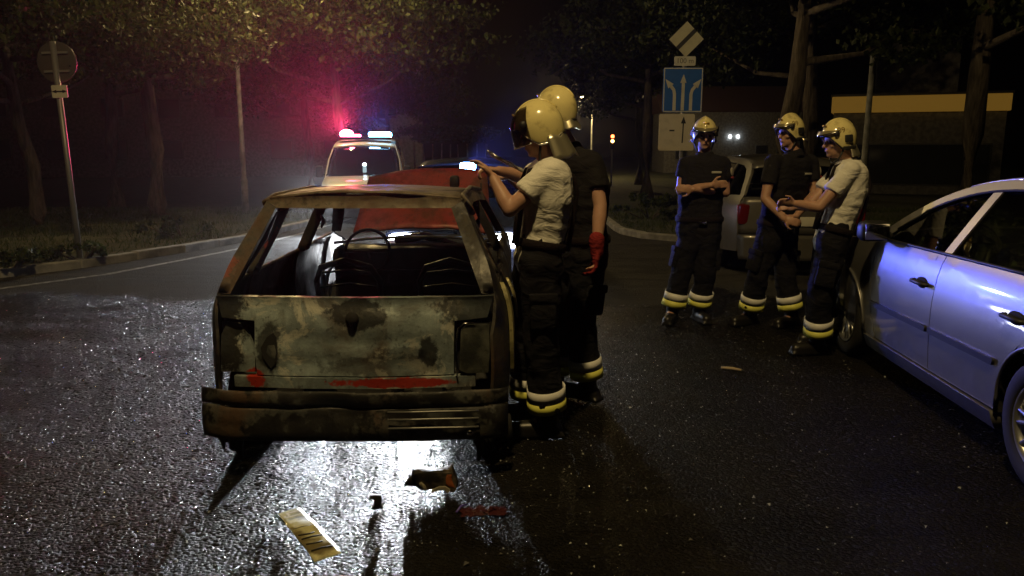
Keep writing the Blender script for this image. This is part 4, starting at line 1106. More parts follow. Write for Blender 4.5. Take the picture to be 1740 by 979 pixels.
# bumper: two ribbed bars, half burnt away
def bump_fn(z0, z1, out, ribs):
    def fn(a, b):
        t = a; v = lerp(-.76, .76, b); z = lerp(z0, z1, t)
        y = -.565 - out * math.sin(math.pi * min(1, max(0, t))) ** .5 - .05 * (1 - (v / .78) ** 2) + .32 * max(0, abs(v) - .62) ** 1.2
        y += bnoise((v, z * 2, 2), 5, .020)
        return Vector((v, y, z + bnoise((v, 0, 7), 3, .010)))
    return fn
patch_obj('bumper_upper', 14, 40, bump_fn(.385, .452, .012, 0), B_BUMP, burnt, .014)
patch_obj('bumper_lower', 20, 40, bump_fn(.215, .372, .014, 0), B_BUMP, burnt, .014)
for z_ in (.372, .335, .292):
    bm = bmesh.new(); tube(bm, [(v, -.62 - .05 * (1 - (v / .78) ** 2) + .32 * max(0, abs(v) - .62) ** 1.2 + bnoise((v, z_, 3), 5, .006), z_) for v in (.18, .3, .42, .54, .62)], .006, 6); obj('bumper_rib', bm, mat('scuffed_plastic', (.12, .12, .12), .25), burnt)
bm = bmesh.new(); ellipsoid(bm, (.575, -.622, .255), (.018, .012, .014)); obj('tow_cap', bm, M_CHROME, burnt)
for s in (1, -1):
    bm = bmesh.new()
    for k in range(4): tube(bm, [(s * (.60 + .05 * k), -.50 + .05 * k, .24), (s * (.62 + .05 * k), -.48 + .06 * k, .12 - .02 * (k % 2)), (s * (.61 + .05 * k), -.46 + .05 * k, .05 + .03 * (k % 3))], [.03, .022, .008], 6)
    obj('melted_trim', bm, M_RUBBER, burnt)
# floor, inside, dash, seats
bm = bmesh.new(); bevel_box(bm, (0, .85, .235), (1.40, 2.55, .05), .015); bevel_box(bm, (0, 2.05, .45), (1.36, .05, .5), .01); obj('floor_pan', bm, B_SOOT, burnt)
bm = bmesh.new(); bevel_box(bm, (0, 2.05, .72), (1.36, .30, .20), .06); o_ = bm
for v in bm.verts: v.co += Vector((0, bnoise(v.co, 6, .04), bnoise(v.co + Vector((3, 1, 0)), 6, .04)))
obj('dashboard', bm, B_SOOT, burnt)
def cowl(a, b):
    v = 2 * b - 1; return Vector((v * .70, lerp(2.12, 2.42, a) + .10 * (1 - v * v), .825 - .03 * a + .035 * (1 - v * v) + bnoise((v * 3, a, 1), 4, .008)))
patch_obj('cowl', 4, 16, cowl, B_SOOT, burnt, .02)
for x in (-.36, .36):
    bm = bmesh.new()
    pts = [(x - .21, 1.18, .36), (x - .22, 1.05, .70), (x - .17, .99, .80), (x, .97, .85), (x + .17, .99, .80), (x + .22, 1.05, .70), (x + .21, 1.18, .36)]
    tube(bm, pts, .022, 8)
    for z_ in (.45, .55, .65, .75): tube(bm, [(x - .21, 1.13 - (z_ - .4) * .25, z_), (x, 1.16 - (z_ - .4) * .25, z_ + .02), (x + .21, 1.13 - (z_ - .4) * .25, z_)], .008, 5)
    tube(bm, [(x - .22, 1.2, .36), (x - .22, 1.65, .38), (x + .22, 1.65, .38), (x + .22, 1.2, .36)], .02, 6)
    for k in range(5): tube(bm, [(x - .2, 1.25 + k * .08, .37), (x + .2, 1.25 + k * .08, .37)], .007, 5)
    obj('seat_frame', bm, B_SOOT, burnt)
bm = bmesh.new(); bevel_box(bm, (0, .28, .52), (1.25, .05, .42), .015, Euler((R(14), 0, 0)))
for v in bm.verts: v.co += Vector((0, bnoise(v.co, 5, .05), bnoise(v.co + Vector((3, 1, 0)), 5, .05)))
obj('rear_seat_back', bm, B_SOOT, burnt)
bm = bmesh.new(); lathe(bm, [(.175 + .013 * math.cos(t * .7854), .013 * math.sin(t * .7854)) for t in range(9)], 26, 'Y'); tube(bm, [(-.17, 0, 0), (.17, 0, 0)], .012, 6); tube(bm, [(0, 0, 0), (0, .3, -.02)], .02, 6)
bm.transform(Matrix.Translation((-.36, 1.78, .80)) @ Matrix.Rotation(R(-24), 4, 'X')); obj('steering_wheel', bm, B_SOOT, burnt)
rnd = random.Random(3); bm = bmesh.new()
for _ in range(60):
    x, u = rnd.uniform(-.62, .62), rnd.uniform(-.35, 1.9); s_ = rnd.uniform(.03, .10)
    v0 = len(bm.verts); bmesh.ops.create_icosphere(bm, subdivisions=2, radius=s_, matrix=Matrix.Translation((x, u, .27 + s_ * .4)))
    bm.verts.ensure_lookup_table()
    for v in bm.verts[v0:]: v.co += Vector((bnoise(v.co, 12, .05), bnoise(v.co + Vector((9, 0, 0)), 12, .05), bnoise(v.co + Vector((0, 9, 0)), 12, .03)))
o = obj('ash_heap', bm, B_SOOT, burnt); o['kind'] = 'stuff'
# lump of charred lining on the roof edge
bm = bmesh.new(); bevel_box(bm, (.35, 1.60, 1.335), (.07, .10, .09), .02); obj('charred_lump', bm, B_SOOT, burnt)
# raised bonnet, front end
def hood(a, b):
    v = 2 * b - 1; t = a
    return Vector((v * lerp(.60, .55, t), 2.42 + t * .62 + .03 * math.sin(t * 3) - .06 * (v * v) * t, 0.865 + t * .47 + .05 * (1 - v * v) + .02 * v * t + bnoise((v, t, 3), 2.5, .015)))
patch_obj('bonnet', 14, 18, hood, B_HOOD, burnt, .018)
bm = bmesh.new(); tube(bm, [(.52, 2.95, .80), (.50, 2.80, 1.27)], .008, 6); obj('bonnet_stay', bm, B_SOOT, burnt)
bm = bmesh.new(); bevel_box(bm, (-.1, 2.62, .58), (.62, .50, .36), .05); bevel_box(bm, (.38, 2.6, .62), (.24, .2, .22), .02); tube(bm, [(-.3, 2.7, .76), (0, 2.75, .80), (.3, 2.6, .74)], .04, 8)
for v in bm.verts: v.co += Vector((bnoise(v.co, 7, .05), bnoise(v.co + Vector((3, 1, 0)), 7, .05), bnoise(v.co + Vector((1, 5, 0)), 7, .05)))
obj('engine', bm, B_SOOT, burnt)
patch_obj('front_panel', 8, 16, lambda a, b: Vector(((2*b-1) * .62, 3.02 + .09 * (1 - (2*b-1)**2), lerp(.24, .66, a))), B_SOOT, burnt, .02)
for s in (1, -1):
    bm = bmesh.new(); bevel_box(bm, (s * .47, 3.06, .58), (.24, .06, .14), .03); obj('headlight', bm, M_DARK, burnt)

burnt.scale = (.965, 1, 1)
# ================================================================== THINGS ON THE ROAD
M_PLATE = mat('scorched_plate', (.62, .60, .36), .35); _k = NB(M_PLATE)
_k.set('Base Color', _k.mix(_k.mapr(_k.noise(9, 6), .42, .62), (.60, .58, .34), (.16, .13, .06))); _k.set('Roughness', .3)
a, b2, c, d = at(466, 874, z=.012), at(540, 948, z=.012), at(513, 866, z=.012), at(570, 940, z=.012)
mid = (a + b2 + c + d) / 4; ax = ((b2 + d) / 2 - (a + c) / 2); ang = math.atan2(ax.y, ax.x)
np_ = empty('number_plate', (mid.x, mid.y, .004), ang, 'scorched yellowish number plate lying on the wet road', 'number plate')
bm = bmesh.new()
def plate(a_, b_):
    x = lerp(-.24, .24, a_); y = lerp(-.055, .055, b_); return Vector((x, y, .010 + .012 * math.cos(x * 7) + bnoise((x, y, 1), 9, .006)))
patch(bm, 24, 6, plate); pb = obj('plate', bm, M_PLATE, np_); m_ = pb.modifiers.new('s', 'SOLIDIFY'); m_.thickness = .003
def on_plate(me, x0, mt, nm):
    for v in me.vertices:
        # text reads across the plate, lying flat
        v.co = plate(0, 0) * 0 + Vector((v.co.x + x0, v.co.y, .010 + .012 * math.cos((v.co.x + x0) * 7) + .012 + v.co.z))
    link_mesh(nm, me, mt, np_)
on_plate(flat_text('LJ', .085, .001, True), -.155, mat('plate_letters', (.78, .77, .70), .3), 'lettering')
bm = bmesh.new()
for k, x in enumerate((-.03, .03, .07, .12, .18)):
    tube(bm, [(x, -.045, .021), (x + .012 * (k % 2), .0, .022), (x + .010, .04 - .02 * (k % 2), .021)], .003, 5)
obj('soot_crease', bm, mat('soot_black', (.02, .018, .012), .6), np_)
bm = bmesh.new(); tube(bm, [(-.235, -.056, .018), (-.08, -.056, .024)], .004, 6); obj('bent_edge', bm, M_CHROME, np_)

def lump(name, label, loc, parts, mt, cat, seed, nz=.03, rz=0):
    r = empty(name, loc, rz, label, cat)
    for nm, boxes, m2 in parts:
        bm = bmesh.new()
        for c_, s_ in boxes: bevel_box(bm, c_, s_, min(s_) * .2)
        bmesh.ops.subdivide_edges(bm, edges=[e for e in bm.edges if e.calc_length() > .03], cuts=2, use_grid_fill=True)
        for v in bm.verts:
            v.co += Vector((bnoise(v.co + Vector((seed, 0, 0)), 18, nz), bnoise(v.co + Vector((0, seed, 0)), 18, nz), bnoise(v.co + Vector((0, 0, seed)), 18, nz)))
            v.co.z = max(v.co.z, .003)
        obj(nm, bm, m2, r)
    return r
M_CHAR = mat('charcoal', (.02, .017, .015), .55); M_RUSTY = burnt_mat('charred_wreckage', amount=.5, pale=(.16, .12, .08))
p = at(735, 838, z=0)
lump('charred_lump', 'low charred lump of wreckage on the bright wet road', (p.x, p.y + .05, 0), [('core', [((.01, 0, .05), (.19, .10, .09)), ((-.08, .01, .035), (.10, .07, .045)), ((.07, .01, .075), (.06, .06, .05))], M_RUSTY), ('melted_plastic', [((-.045, -.045, .03), (.05, .02, .025)), ((.035, -.05, .018), (.07, .02, .02))], mat('melted_grey', (.22, .20, .15), .35)), ('orange_scrap', [((.075, -.045, .06), (.035, .015, .05))], mat('orange_scrap', (.22, .06, .015), .5))], None, 'wreckage', 4)
p = at(637, 878, z=0)
lump('charred_stub', 'small upright charred stub standing on the bright wet road', (p.x, p.y + .08, 0), [('stub', [((0, 0, .035), (.035, .03, .07)), ((-.015, 0, .055), (.04, .025, .02))], M_CHAR), ('foot', [((0, .01, .01), (.06, .04, .02))], M_CHAR)], None, 'wreckage', 9, .015)
p = at(822, 874, z=0)
M_RAG = fabric_mat('wet_rag', (.05, .010, .012), .5, 30)
r = empty('wet_rag', (p.x, p.y, 0), R(4), 'crumpled dark red wet rag on the road right of the wreckage lump', 'rag')
patch_obj('cloth', 22, 14, lambda a_, b_: Vector((lerp(-.10, .10, a_) + bnoise((a_ * 3, b_ * 3, 0), 2, .02), lerp(-.035, .04, b_) + bnoise((a_ * 3, b_ * 3, 5), 2, .03), .012 + max(0, .028 * (noise.noise(Vector((a_ * 5, b_ * 4, 2))) + .4)) * math.sin(math.pi * a_) * math.sin(math.pi * b_))), M_RAG, r, .003)
bm = bmesh.new(); tube(bm, [(-.12, .01, .008), (-.10, .045, .02), (-.075, .075, .012)], [.006, .005, .004], 6); obj('cord', bm, mat('violet_cord', (.10, .07, .35), .4), r)
p = at(1243, 630, z=0)
r = empty('stick', (p.x, p.y, 0), R(-25), 'short pale stick on the wet road before the standing firefighters', 'stick')
bm = bmesh.new(); tube(bm, [(-.075, 0, .014), (0, .004, .016), (.07, 0, .013)], [.010, .012, .009], 8); obj('shaft', bm, mat('pale_wood', (.42, .34, .22), .7), r)
bm = bmesh.new(); tube(bm, [(.068, 0, .013), (.085, .002, .013)], [.0105, .010], 8); obj('charred_tip', bm, M_CHAR, r)
# broken glass crumbs and cinders spread over the wet road
rnd = random.Random(5); vs, fs, vs2, fs2 = [], [], [], []
for i in range(5200):
    if i % 3: x, y = rnd.gauss(-1.9, 1.6), rnd.gauss(4.8, 1.6)
    else: x, y = rnd.gauss(0, 2.6), rnd.gauss(4.6, 1.6)
    if not (1.6 < y < 8.3) or abs(x) > 6: continue
    s_ = abs(rnd.gauss(0, 1)) * .0028 + .0018; q = Euler((rnd.gauss(0, .5), rnd.gauss(0, .5), rnd.uniform(0, 6))).to_matrix()
    tgt = (vs, fs) if rnd.random() < .62 else (vs2, fs2); k = len(tgt[0])
    if tgt[0] is vs2: s_ *= 1.6
    for a_, b_, h_ in ((-1, -.8, 0), (1, -.7, 0), (.2, 1, 0), (0, 0, .9)): tgt[0].append(Vector((x, y, .004 + s_ * .25)) + q @ Vector((a_, b_, h_)) * s_)
    tgt[1].extend([(k, k+1, k+3), (k+1, k+2, k+3), (k+2, k, k+3), (k, k+2, k+1)])
for nm, V_, F_, m_, lb_, ct in (('glass_crumbs', vs, fs, mat('glass_crumb', (.45, .48, .47), .06, spec=.8), 'glittering crumbs of broken glass on the wet road', 'broken glass'), ('cinders', vs2, fs2, M_CHAR, 'black cinders scattered on the wet road', 'cinders')):
    me = bpy.data.meshes.new(nm); me.from_pydata(V_, [], F_); o = link_mesh(nm, me, m_); o['label'] = lb_; o['category'] = ct; o['kind'] = 'stuff'

# ================================================================== PEOPLE
def voxel_mesh(name, bm, voxel, smooth=2, folds=None, mt=None, parent=None, origin=Vector()):
    me = bpy.data.meshes.new('tmp'); bm.to_mesh(me); bm.free()
    o = bpy.data.objects.new('tmp', me); col.objects.link(o)
    m = o.modifiers.new('r', 'REMESH'); m.mode = 'VOXEL'; m.voxel_size = voxel
    dg = bpy.context.evaluated_depsgraph_get(); dg.update()
    out = bpy.data.meshes.new_from_object(o.evaluated_get(dg))
    bpy.data.objects.remove(o); bpy.data.meshes.remove(me)
    b = bmesh.new(); b.from_mesh(out)
    for _ in range(smooth): bmesh.ops.smooth_vert(b, verts=b.verts[:], factor=.5, use_axis_x=True, use_axis_y=True, use_axis_z=True)
    if folds:
        b.normal_update()
        amp, sc, zs = folds
        for v in b.verts:
            p = v.co
            n = noise.noise(Vector((p.x * sc, p.y * sc, p.z * sc * zs))) + .5 * noise.noise(Vector((p.x * sc * 2.2 + 3, p.y * sc * 2.2, p.z * sc * zs * 2.2)))
            v.co += v.normal * n * amp
    for v in b.verts: v.co -= origin
    for f in b.faces: f.smooth = True
    out.clear_geometry(); b.to_mesh(out); b.free()
    out.name = name
    out.materials.clear()
    return link_mesh(name, out, mt, parent)

def hand(bm, wr, direction, normal, curl=.6, thumb=1, s=1.0):
    """palm + four unequal bent fingers + a thumb leaving the side of the palm"""
    d = direction.normalized(); n = (normal - d * normal.dot(d)).normalized(); l = d.cross(n)
    c = wr + d * .045 * s
    rot = Matrix((l, d, n)).transposed()
    ellipsoid(bm, c, (.040 * s, .052 * s, .017 * s), rot)
    for i, (off, ln) in enumerate(((-.028, .068), (-.0095, .078), (.0095, .074), (.027, .058))):
        p0 = c + l * off * s + d * .035 * s; a = curl * .5; pts = [p0]
        cur = d
        for k, fr in enumerate((.45, .32, .23)):
            a2 = curl * (.55, .85, .6)[k]
            ax = l; cur = Matrix.Rotation(-a2, 3, ax) @ cur
            pts.append(pts[-1] + cur * ln * fr * s)
        for k in range(3): capsule(bm, pts[k], (.0092 - .0008 * k) * s, pts[k + 1], (.0086 - .0008 * k) * s, 8)
    p0 = c - l * thumb * .030 * s - d * .018 * s
    d1 = (d * .65 - l * thumb * .75 - n * .15).normalized(); p1 = p0 + d1 * .038 * s
    d2 = (d * .9 - l * thumb * .25 - n * .35).normalized(); p2 = p1 + d2 * .030 * s
    capsule(bm, p0, .0125 * s, p1, .0105 * s, 8); capsule(bm, p1, .0105 * s, p2, .0085 * s, 8)

def helmet(parent, c, fwd, up, origin, visor='up', plate=True, number=None, tail=None, chrome=False):
    """fire helmet: deep shell over ears and nape, comb, raised visor, ear plate"""
    f = fwd.normalized(); u = (up - f * up.dot(f)).normalized(); r = f.cross(u)
    M = Matrix.Translation(c - origin) @ Matrix((r, f, u)).transposed().to_4x4()      # local: x right, y forward, z up
    a, b_, h = .106, .128, .124
    def shell(az, t, k=1.0):         # az 0 = forward
        ca = math.cos(az)
        rim = interp(abs(math.degrees(math.atan2(math.sin(az), ca))), [0, 35, 60, 85, 120, 150, 180], [8, 4, -22, -52, -55, -38, -34])
        el = lerp(89.5, rim, t)
        x, y, z = a * math.sin(az) * math.cos(R(max(el, -60))), b_ * ca * math.cos(R(max(el, -60))), h * math.sin(R(el))
        if el < 0:               # below the equator stay nearly straight
            w = 1 - (1 - math.cos(R(el))) * .35; x, y = a * math.sin(az) * w, b_ * ca * w; z = h * math.sin(R(el)) * .95
        # slight crest
        z += .012 * math.exp(-(x / .035) ** 2) * max(0, math.sin(R(el)))
        return Vector((x, y, z)) * k
    bm = bmesh.new(); n, m = 48, 18
    g = [[bm.verts.new(shell(2 * math.pi * i / n, j / m)) for i in range(n)] for j in range(m + 1)]
    for j in range(m):
        for i in range(n): bm.faces.new((g[j][i], g[j][(i + 1) % n], g[j + 1][(i + 1) % n], g[j + 1][i]))
    bmesh.ops.remove_doubles(bm, verts=g[0], dist=.004)
    bmesh.ops.recalc_face_normals(bm, faces=bm.faces[:]); bm.transform(M)
    H = obj('helmet', bm, M_HELM, parent, auto=70)
    sm = H.modifiers.new('s', 'SOLIDIFY'); sm.thickness = .006; sm.offset = -1
    bm = bmesh.new(); tube(bm, [M @ shell(2 * math.pi * i / 60, 1.0, 1.004) for i in range(61)], .0055, 6); obj('rim_edge', bm, M_PLASTIC if not chrome else M_CHROME, H)
    # reflective crest band along the top
    # visor
    bm = bmesh.new()
    def vis(i, j):
        az = R(lerp(-74, 74, i))
        if visor == 'up': 
            y0 = lerp(0, 1, j); k = 1.045 + .10 * y0 * math.cos(az); p = Vector((a * math.sin(az) * k, b_ * math.cos(az) * k + .012, h * .20 + .030 - .030 * y0 * math.cos(az)))
            return M @ p
        el = R(lerp(58, -34, j)); w = math.cos(el) if el > 0 else 1
        return M @ Vector((a * math.sin(az) * 1.08 * w, b_ * math.cos(az) * (1.07 + .10 * j) * w + .006, h * math.sin(el) * 1.06))
    patch(bm, 20, 8, vis); V = obj('visor', bm, mat('visor_film', (.55, .48, .28), .12, .6) if visor == 'up' else M_SMOKE, H)
    if visor == 'up': V.modifiers.new('s', 'SOLIDIFY').thickness = .004
    bm = bmesh.new(); tube(bm, [vis(i / 20, 1) for i in range(21)], .0045, 6); obj('visor_rim', bm, M_CHROME, V)
    for s in (1, -1):
        if plate:
            bm = bmesh.new()
            bevel_box(bm, (s * .106, -.020, -.012), (.016, .062, .052), .007, Euler((0, s * R(-6), R(0)))); bm.transform(M); obj('side_plate', bm, M_PLASTIC, H)
            bm = bmesh.new(); bevel_box(bm, (s * .101, -.026, -.078), (.014, .10, .022), .006); bm.transform(M); obj('side_slot', bm, M_PLASTIC, H)
        bm = bmesh.new(); ellipsoid(bm, (s * .100, .066, .026), (.012, .02, .02)); bm.transform(M); obj('visor_pivot', bm, M_PLASTIC, H)
        if number:      # number stencilled on the side of the shell
            me = flat_text(number, .055, .0006)
            for v in me.vertices:
                th = .42 + s * (-v.co.x) * 6.2 * -1; 
                y = .030 + (-v.co.x if s < 0 else v.co.x); z = .050 + v.co.y
                q = max(0.02, 1 - (y / b_) ** 2 - (z / h) ** 2)
                v.co = M @ Vector((s * (a * math.sqrt(q) + .0022), y, z))
            link_mesh('lettering', me, mat('helmet_ink', (.30, .19, .04), .5), H)
    # front badge
    bm = bmesh.new(); bevel_box(bm, (0, .101, .082), (.045, .008, .04), .003, Euler((R(-44), 0, 0))); bm.transform(M); obj('badge', bm, mat('badge_gold', (.55, .36, .08), .3, .7), H)
    bm = bmesh.new(); tube(bm, [M @ Vector((0, b_ * math.cos(t) * 1.0, h * math.sin(t) + .011)) for t in [R(25 + k * 10) for k in range(14)]], .006, 6); obj('comb', bm, M_HELM, H)
    # chin strap
    bm = bmesh.new(); tube(bm, [M @ Vector((-.082, .01, -.09)), M @ Vector((-.06, .04, -.165)), M @ Vector((0, .055, -.185)), M @ Vector((.06, .04, -.165)), M @ Vector((.082, .01, -.09))], .007, 6); obj('chin_strap', bm, M_PLASTIC, H)
    if tail:      # neck guard flap hanging at the back
        bm = bmesh.new()
        def nk(i, j):
            az = R(lerp(105, 255, i)); k = 1 + .28 * j + .02 * math.sin(i * 30)
            return M @ Vector((a * .95 * math.sin(az) * k, b_ * .93 * math.cos(az) * k, -.065 - .105 * j * tail + .006 * math.sin(i * 22)))
        patch(bm, 24, 6, nk); N = obj('neck_guard', bm, M_ALU, H); N.modifiers.new('s', 'SOLIDIFY').thickness = .004
    return H

def person(label, J, face, top='tee', sleeves=.62, head_up=Vector((0, 0, 1)), hands=None, helm=None, extras=()):
    J = {k: Vector(v) for k, v in J.items()}
    zf = min(J['toeL'].z, J['toeR'].z)
    base = Vector(((J['anL'].x + J['anR'].x) / 2, (J['anL'].y + J['anR'].y) / 2, gz((J['anL'].y + J['anR'].y) / 2)))
    root = empty('person', base, 0, label, 'person', 'firefighters')
    lat = (J['shL'] - J['shR']).normalized(); hip = (J['hiL'] - J['hiR']).normalized()
    face = face.normalized()
    # ---- body: one continuous skin
    bm = bmesh.new()
    def across(c, ax, half, r): capsule(bm_, c - ax * half, r, c + ax * half, r, 12)
    bm_ = bm
    def torso(grow):
        spine = [(J['pelvis'], hip, .075, .100), (J['waist'], hip.lerp(lat, .5).normalized(), .065, .096), (J['chest'], lat, .085, .108), ((J['chest'] + J['neck']) / 2, lat, .095, .095)]
        fine = []
        for (p0, a0, h0, r0), (p1, a1, h1, r1) in zip(spine, spine[1:]):
            for k in range(3): t = k / 3; fine.append((p0.lerp(p1, t), a0.lerp(a1, t).normalized(), lerp(h0, h1, t), lerp(r0, r1, t)))
        fine.append(spine[-1])
        for p_, a_, h_, r_ in fine: across(p_, a_, h_ + grow * .3, r_ + grow)
    torso(0)
    capsule(bm, J['shL'], .052, J['shR'], .052, 12)
    capsule(bm, J['neck'], .058, J['head'] - Vector((0, 0, .04)), .052, 12)
    q = face.cross(head_up).normalized(); upv = q.cross(face).normalized(); hr = Matrix((q, face, upv)).transposed(); hc = J['head']
    ellipsoid(bm, hc + upv * .025, (.074, .094, .098), hr, 20, 14)
    ellipsoid(bm, hc + face * .028 - upv * .052, (.056, .066, .066), hr, 16, 12)       # jaw
    ellipsoid(bm, hc + face * .070 - upv * .092, (.026, .022, .018), hr)                # chin
    ellipsoid(bm, hc + face * .074 + upv * .028, (.056, .020, .014), hr)                # brow
    capsule(bm, hc + face * .092 + upv * .012, .009, hc + face * .112 - upv * .026, .014, 8)   # nose
    for s in (1, -1):
        ellipsoid(bm, hc + q * s * .076 - face * .004 - upv * .006, (.010, .019, .032), hr)
        ellipsoid(bm, hc + q * s * .040 + face * .066 - upv * .022, (.024, .020, .018), hr)   # cheek
    ellipsoid(bm, hc + face * .086 - upv * .057, (.024, .012, .009), hr)                # lips
    for s in 'LR':
        sh, el, wr = J['sh' + s], J['el' + s], J['wr' + s]
        capsule(bm, sh, .056, sh.lerp(el, .35), .050, 12); capsule(bm, sh.lerp(el, .35), .050, el, .040, 12)
        m = el.lerp(wr, .28); capsule(bm, el, .040, m, .043, 12); capsule(bm, m, .043, wr, .027, 12)
        hi, kn, an = J['hi' + s], J['kn' + s], J['an' + s]
        capsule(bm, hi, .088, kn, .058, 12); m = kn.lerp(an, .3); capsule(bm, kn, .056, m, .058, 12); capsule(bm, m, .058, an, .040, 12); capsule(bm, an, .042, J['toe' + s] + Vector((0, 0, .02)), .032, 10)
        dirn, nor, cu, th = hands[s]
        hand(bm, wr, Vector(dirn), Vector(nor), cu, th, 1.02)
    body = voxel_mesh('body', bm, .0075, 2, None, M_SKIN, root, base)
    for s in (1, -1):
        bm = bmesh.new(); ellipsoid(bm, hc + q * s * .033 + face * .079 + upv * .008 - base, (.0135, .011, .0105), hr, 12, 8); obj('eye', bm, M_EYE, body)
    bm = bmesh.new(); ellipsoid(bm, hc + face * .092 - upv * .058 - base, (.022, .008, .006), hr, 12, 8); obj('mouth', bm, M_LIP, body)
    # ---- shirt
    bm = bmesh.new(); bm_ = bm
    torso(.024)
    capsule(bm, J['shL'], .066, J['shR'], .066, 12)
    frustum(bm, J['neck'] - Vector((0, 0, .04)), .092, J['neck'] + (J['head'] - J['neck']) * .12, .070, 16)
    bl = (J['pelvis'] - J['waist']).normalized()
    for t in (0, .5, 1.0): across(J['waist'] + bl * .10 * t, hip, .078, .108)
    for s in 'LR':
        sh, el = J['sh' + s], J['el' + s]; e = sh.lerp(el, sleeves)
        ellipsoid(bm, sh, (.069,) * 3); frustum(bm, sh, .068, e, .070, 16)
    shirt = voxel_mesh('t_shirt', bm, .010, 2, (.012, 7.0, .55), M_TEE if top == 'tee' else M_NAVY, root, base)
    # ---- trousers with reflective cuffs
    bm = bmesh.new(); bm_ = bm
    for t in (0, .35, .7): across(J['pelvis'].lerp(J['waist'], t * .75), hip, .088, .118)
    across(J['pelvis'] - Vector((0, 0, .06)), hip, .085, .112)
    ends = {}
    for s in 'LR':
        hi, kn, an = J['hi' + s], J['kn' + s], J['an' + s]
        e = kn.lerp(an, .86); capsule(bm, hi, .118, kn, .094, 14); ellipsoid(bm, kn, (.094,) * 3); frustum(bm, kn, .094, e, .098, 16)
        ends[s] = (kn, e)
    tr = voxel_mesh('trousers', bm, .012, 2, (.013, 8.5, 1.1), M_TROUS, root, base)
    for s in 'LR':
        kn, e = ends[s]; d = (kn - e).normalized()
        for o0, o1, mt, nm in ((.008, .066, M_BANDY, 'yellow_band'), (.071, .135, M_BANDS, 'silver_band')):
            bm = bmesh.new(); frustum(bm, e + d * o0 - base, .1085, e + d * o1 - base, .1075, 28, caps=False)
            for v in bm.verts: v.co += Vector((bnoise(v.co, 9, .012), bnoise(v.co + Vector((4, 0, 0)), 9, .012), 0))
            o = obj(nm, bm, mt, tr); o.modifiers.new('s', 'SOLIDIFY').thickness = .004
        # boots
        an, toe = J['an' + s], J['toe' + s]; fd = (toe - an); fd.z = 0; fd.normalize(); g = toe.z
        bm = bmesh.new(); ellipsoid(bm, Vector((an.x, an.y, g + .045)) - fd * .035, (.050, .050, .050)); capsule(bm, Vector((an.x, an.y, g + .05)), .052, Vector((toe.x, toe.y, g + .042)), .046, 12); capsule(bm, Vector((an.x, an.y, g + .06)), .058, an.lerp(kn, .18), .066, 12)
        add_box(bm, Vector((an.x, an.y, g + .012)).lerp(Vector((toe.x, toe.y, g + .012)), .38), (.095, .31, .024), Euler((0, 0, math.atan2(fd.y, fd.x) - math.pi / 2)))
        bt = voxel_mesh('boot', bm, .010, 2, None, M_BOOT, root, base)
    # waistband and thigh pockets
    wc = J['pelvis'].lerp(J['waist'], .52); upv_ = (J['waist'] - J['pelvis']).normalized(); fo = hip.cross(upv_).normalized()
    ring = [wc + hip * ((.088 if math.cos(t) > 0 else -.088) * min(1, abs(math.cos(t)) * 2.2) + .126 * math.cos(t)) + fo * .128 * math.sin(t) for t in [k * math.pi / 20 for k in range(41)]]
    bm = bmesh.new()
    for o_, nx_ in zip(ring, ring[1:]): pass
    rows = [[bm.verts.new(q_ * 1.0 + upv_ * dz_ - base) for q_ in ring[:-1]] for dz_ in (-.024, -.018, .018, .024)]
    for k_, row in enumerate(rows):
        if k_ in (0, 3):
            for v in row: v.co -= (v.co - (wc - base)) * .03
    for ra, rb in zip(rows, rows[1:]):
        for k_ in range(40): bm.faces.new((ra[k_], ra[(k_ + 1) % 40], rb[(k_ + 1) % 40], rb[k_]))
    obj('waistband', bm, M_STRAP, tr)
    for s, sg in (('L', 1), ('R', -1)):
        hi, kn = J['hi' + s], J['kn' + s]; d = (kn - hi).normalized(); ou = (hip * sg - d * d.dot(hip * sg)).normalized(); sd = d.cross(ou)
        bm = bmesh.new(); bevel_box(bm, (0, 0, 0), (.14, .18, .05), .015); bevel_box(bm, (0, .075, .016), (.15, .05, .03), .008)
        bm.transform(Matrix.Translation(hi.lerp(kn, .62) + ou * .095 - base) @ Matrix((sd, -d, ou)).transposed().to_4x4()); obj('pocket', bm, M_TROUS, tr)
    # ---- extras
    for e in extras: e(root, J, base, lat, hip, shirt, tr)
    if helm: helmet(root, hc + upv * .034 - face * .006, (face + head_up * helm.get('nod', 0)).normalized(), head_up, base, **{k: v for k, v in helm.items() if k != 'nod'})
    return root

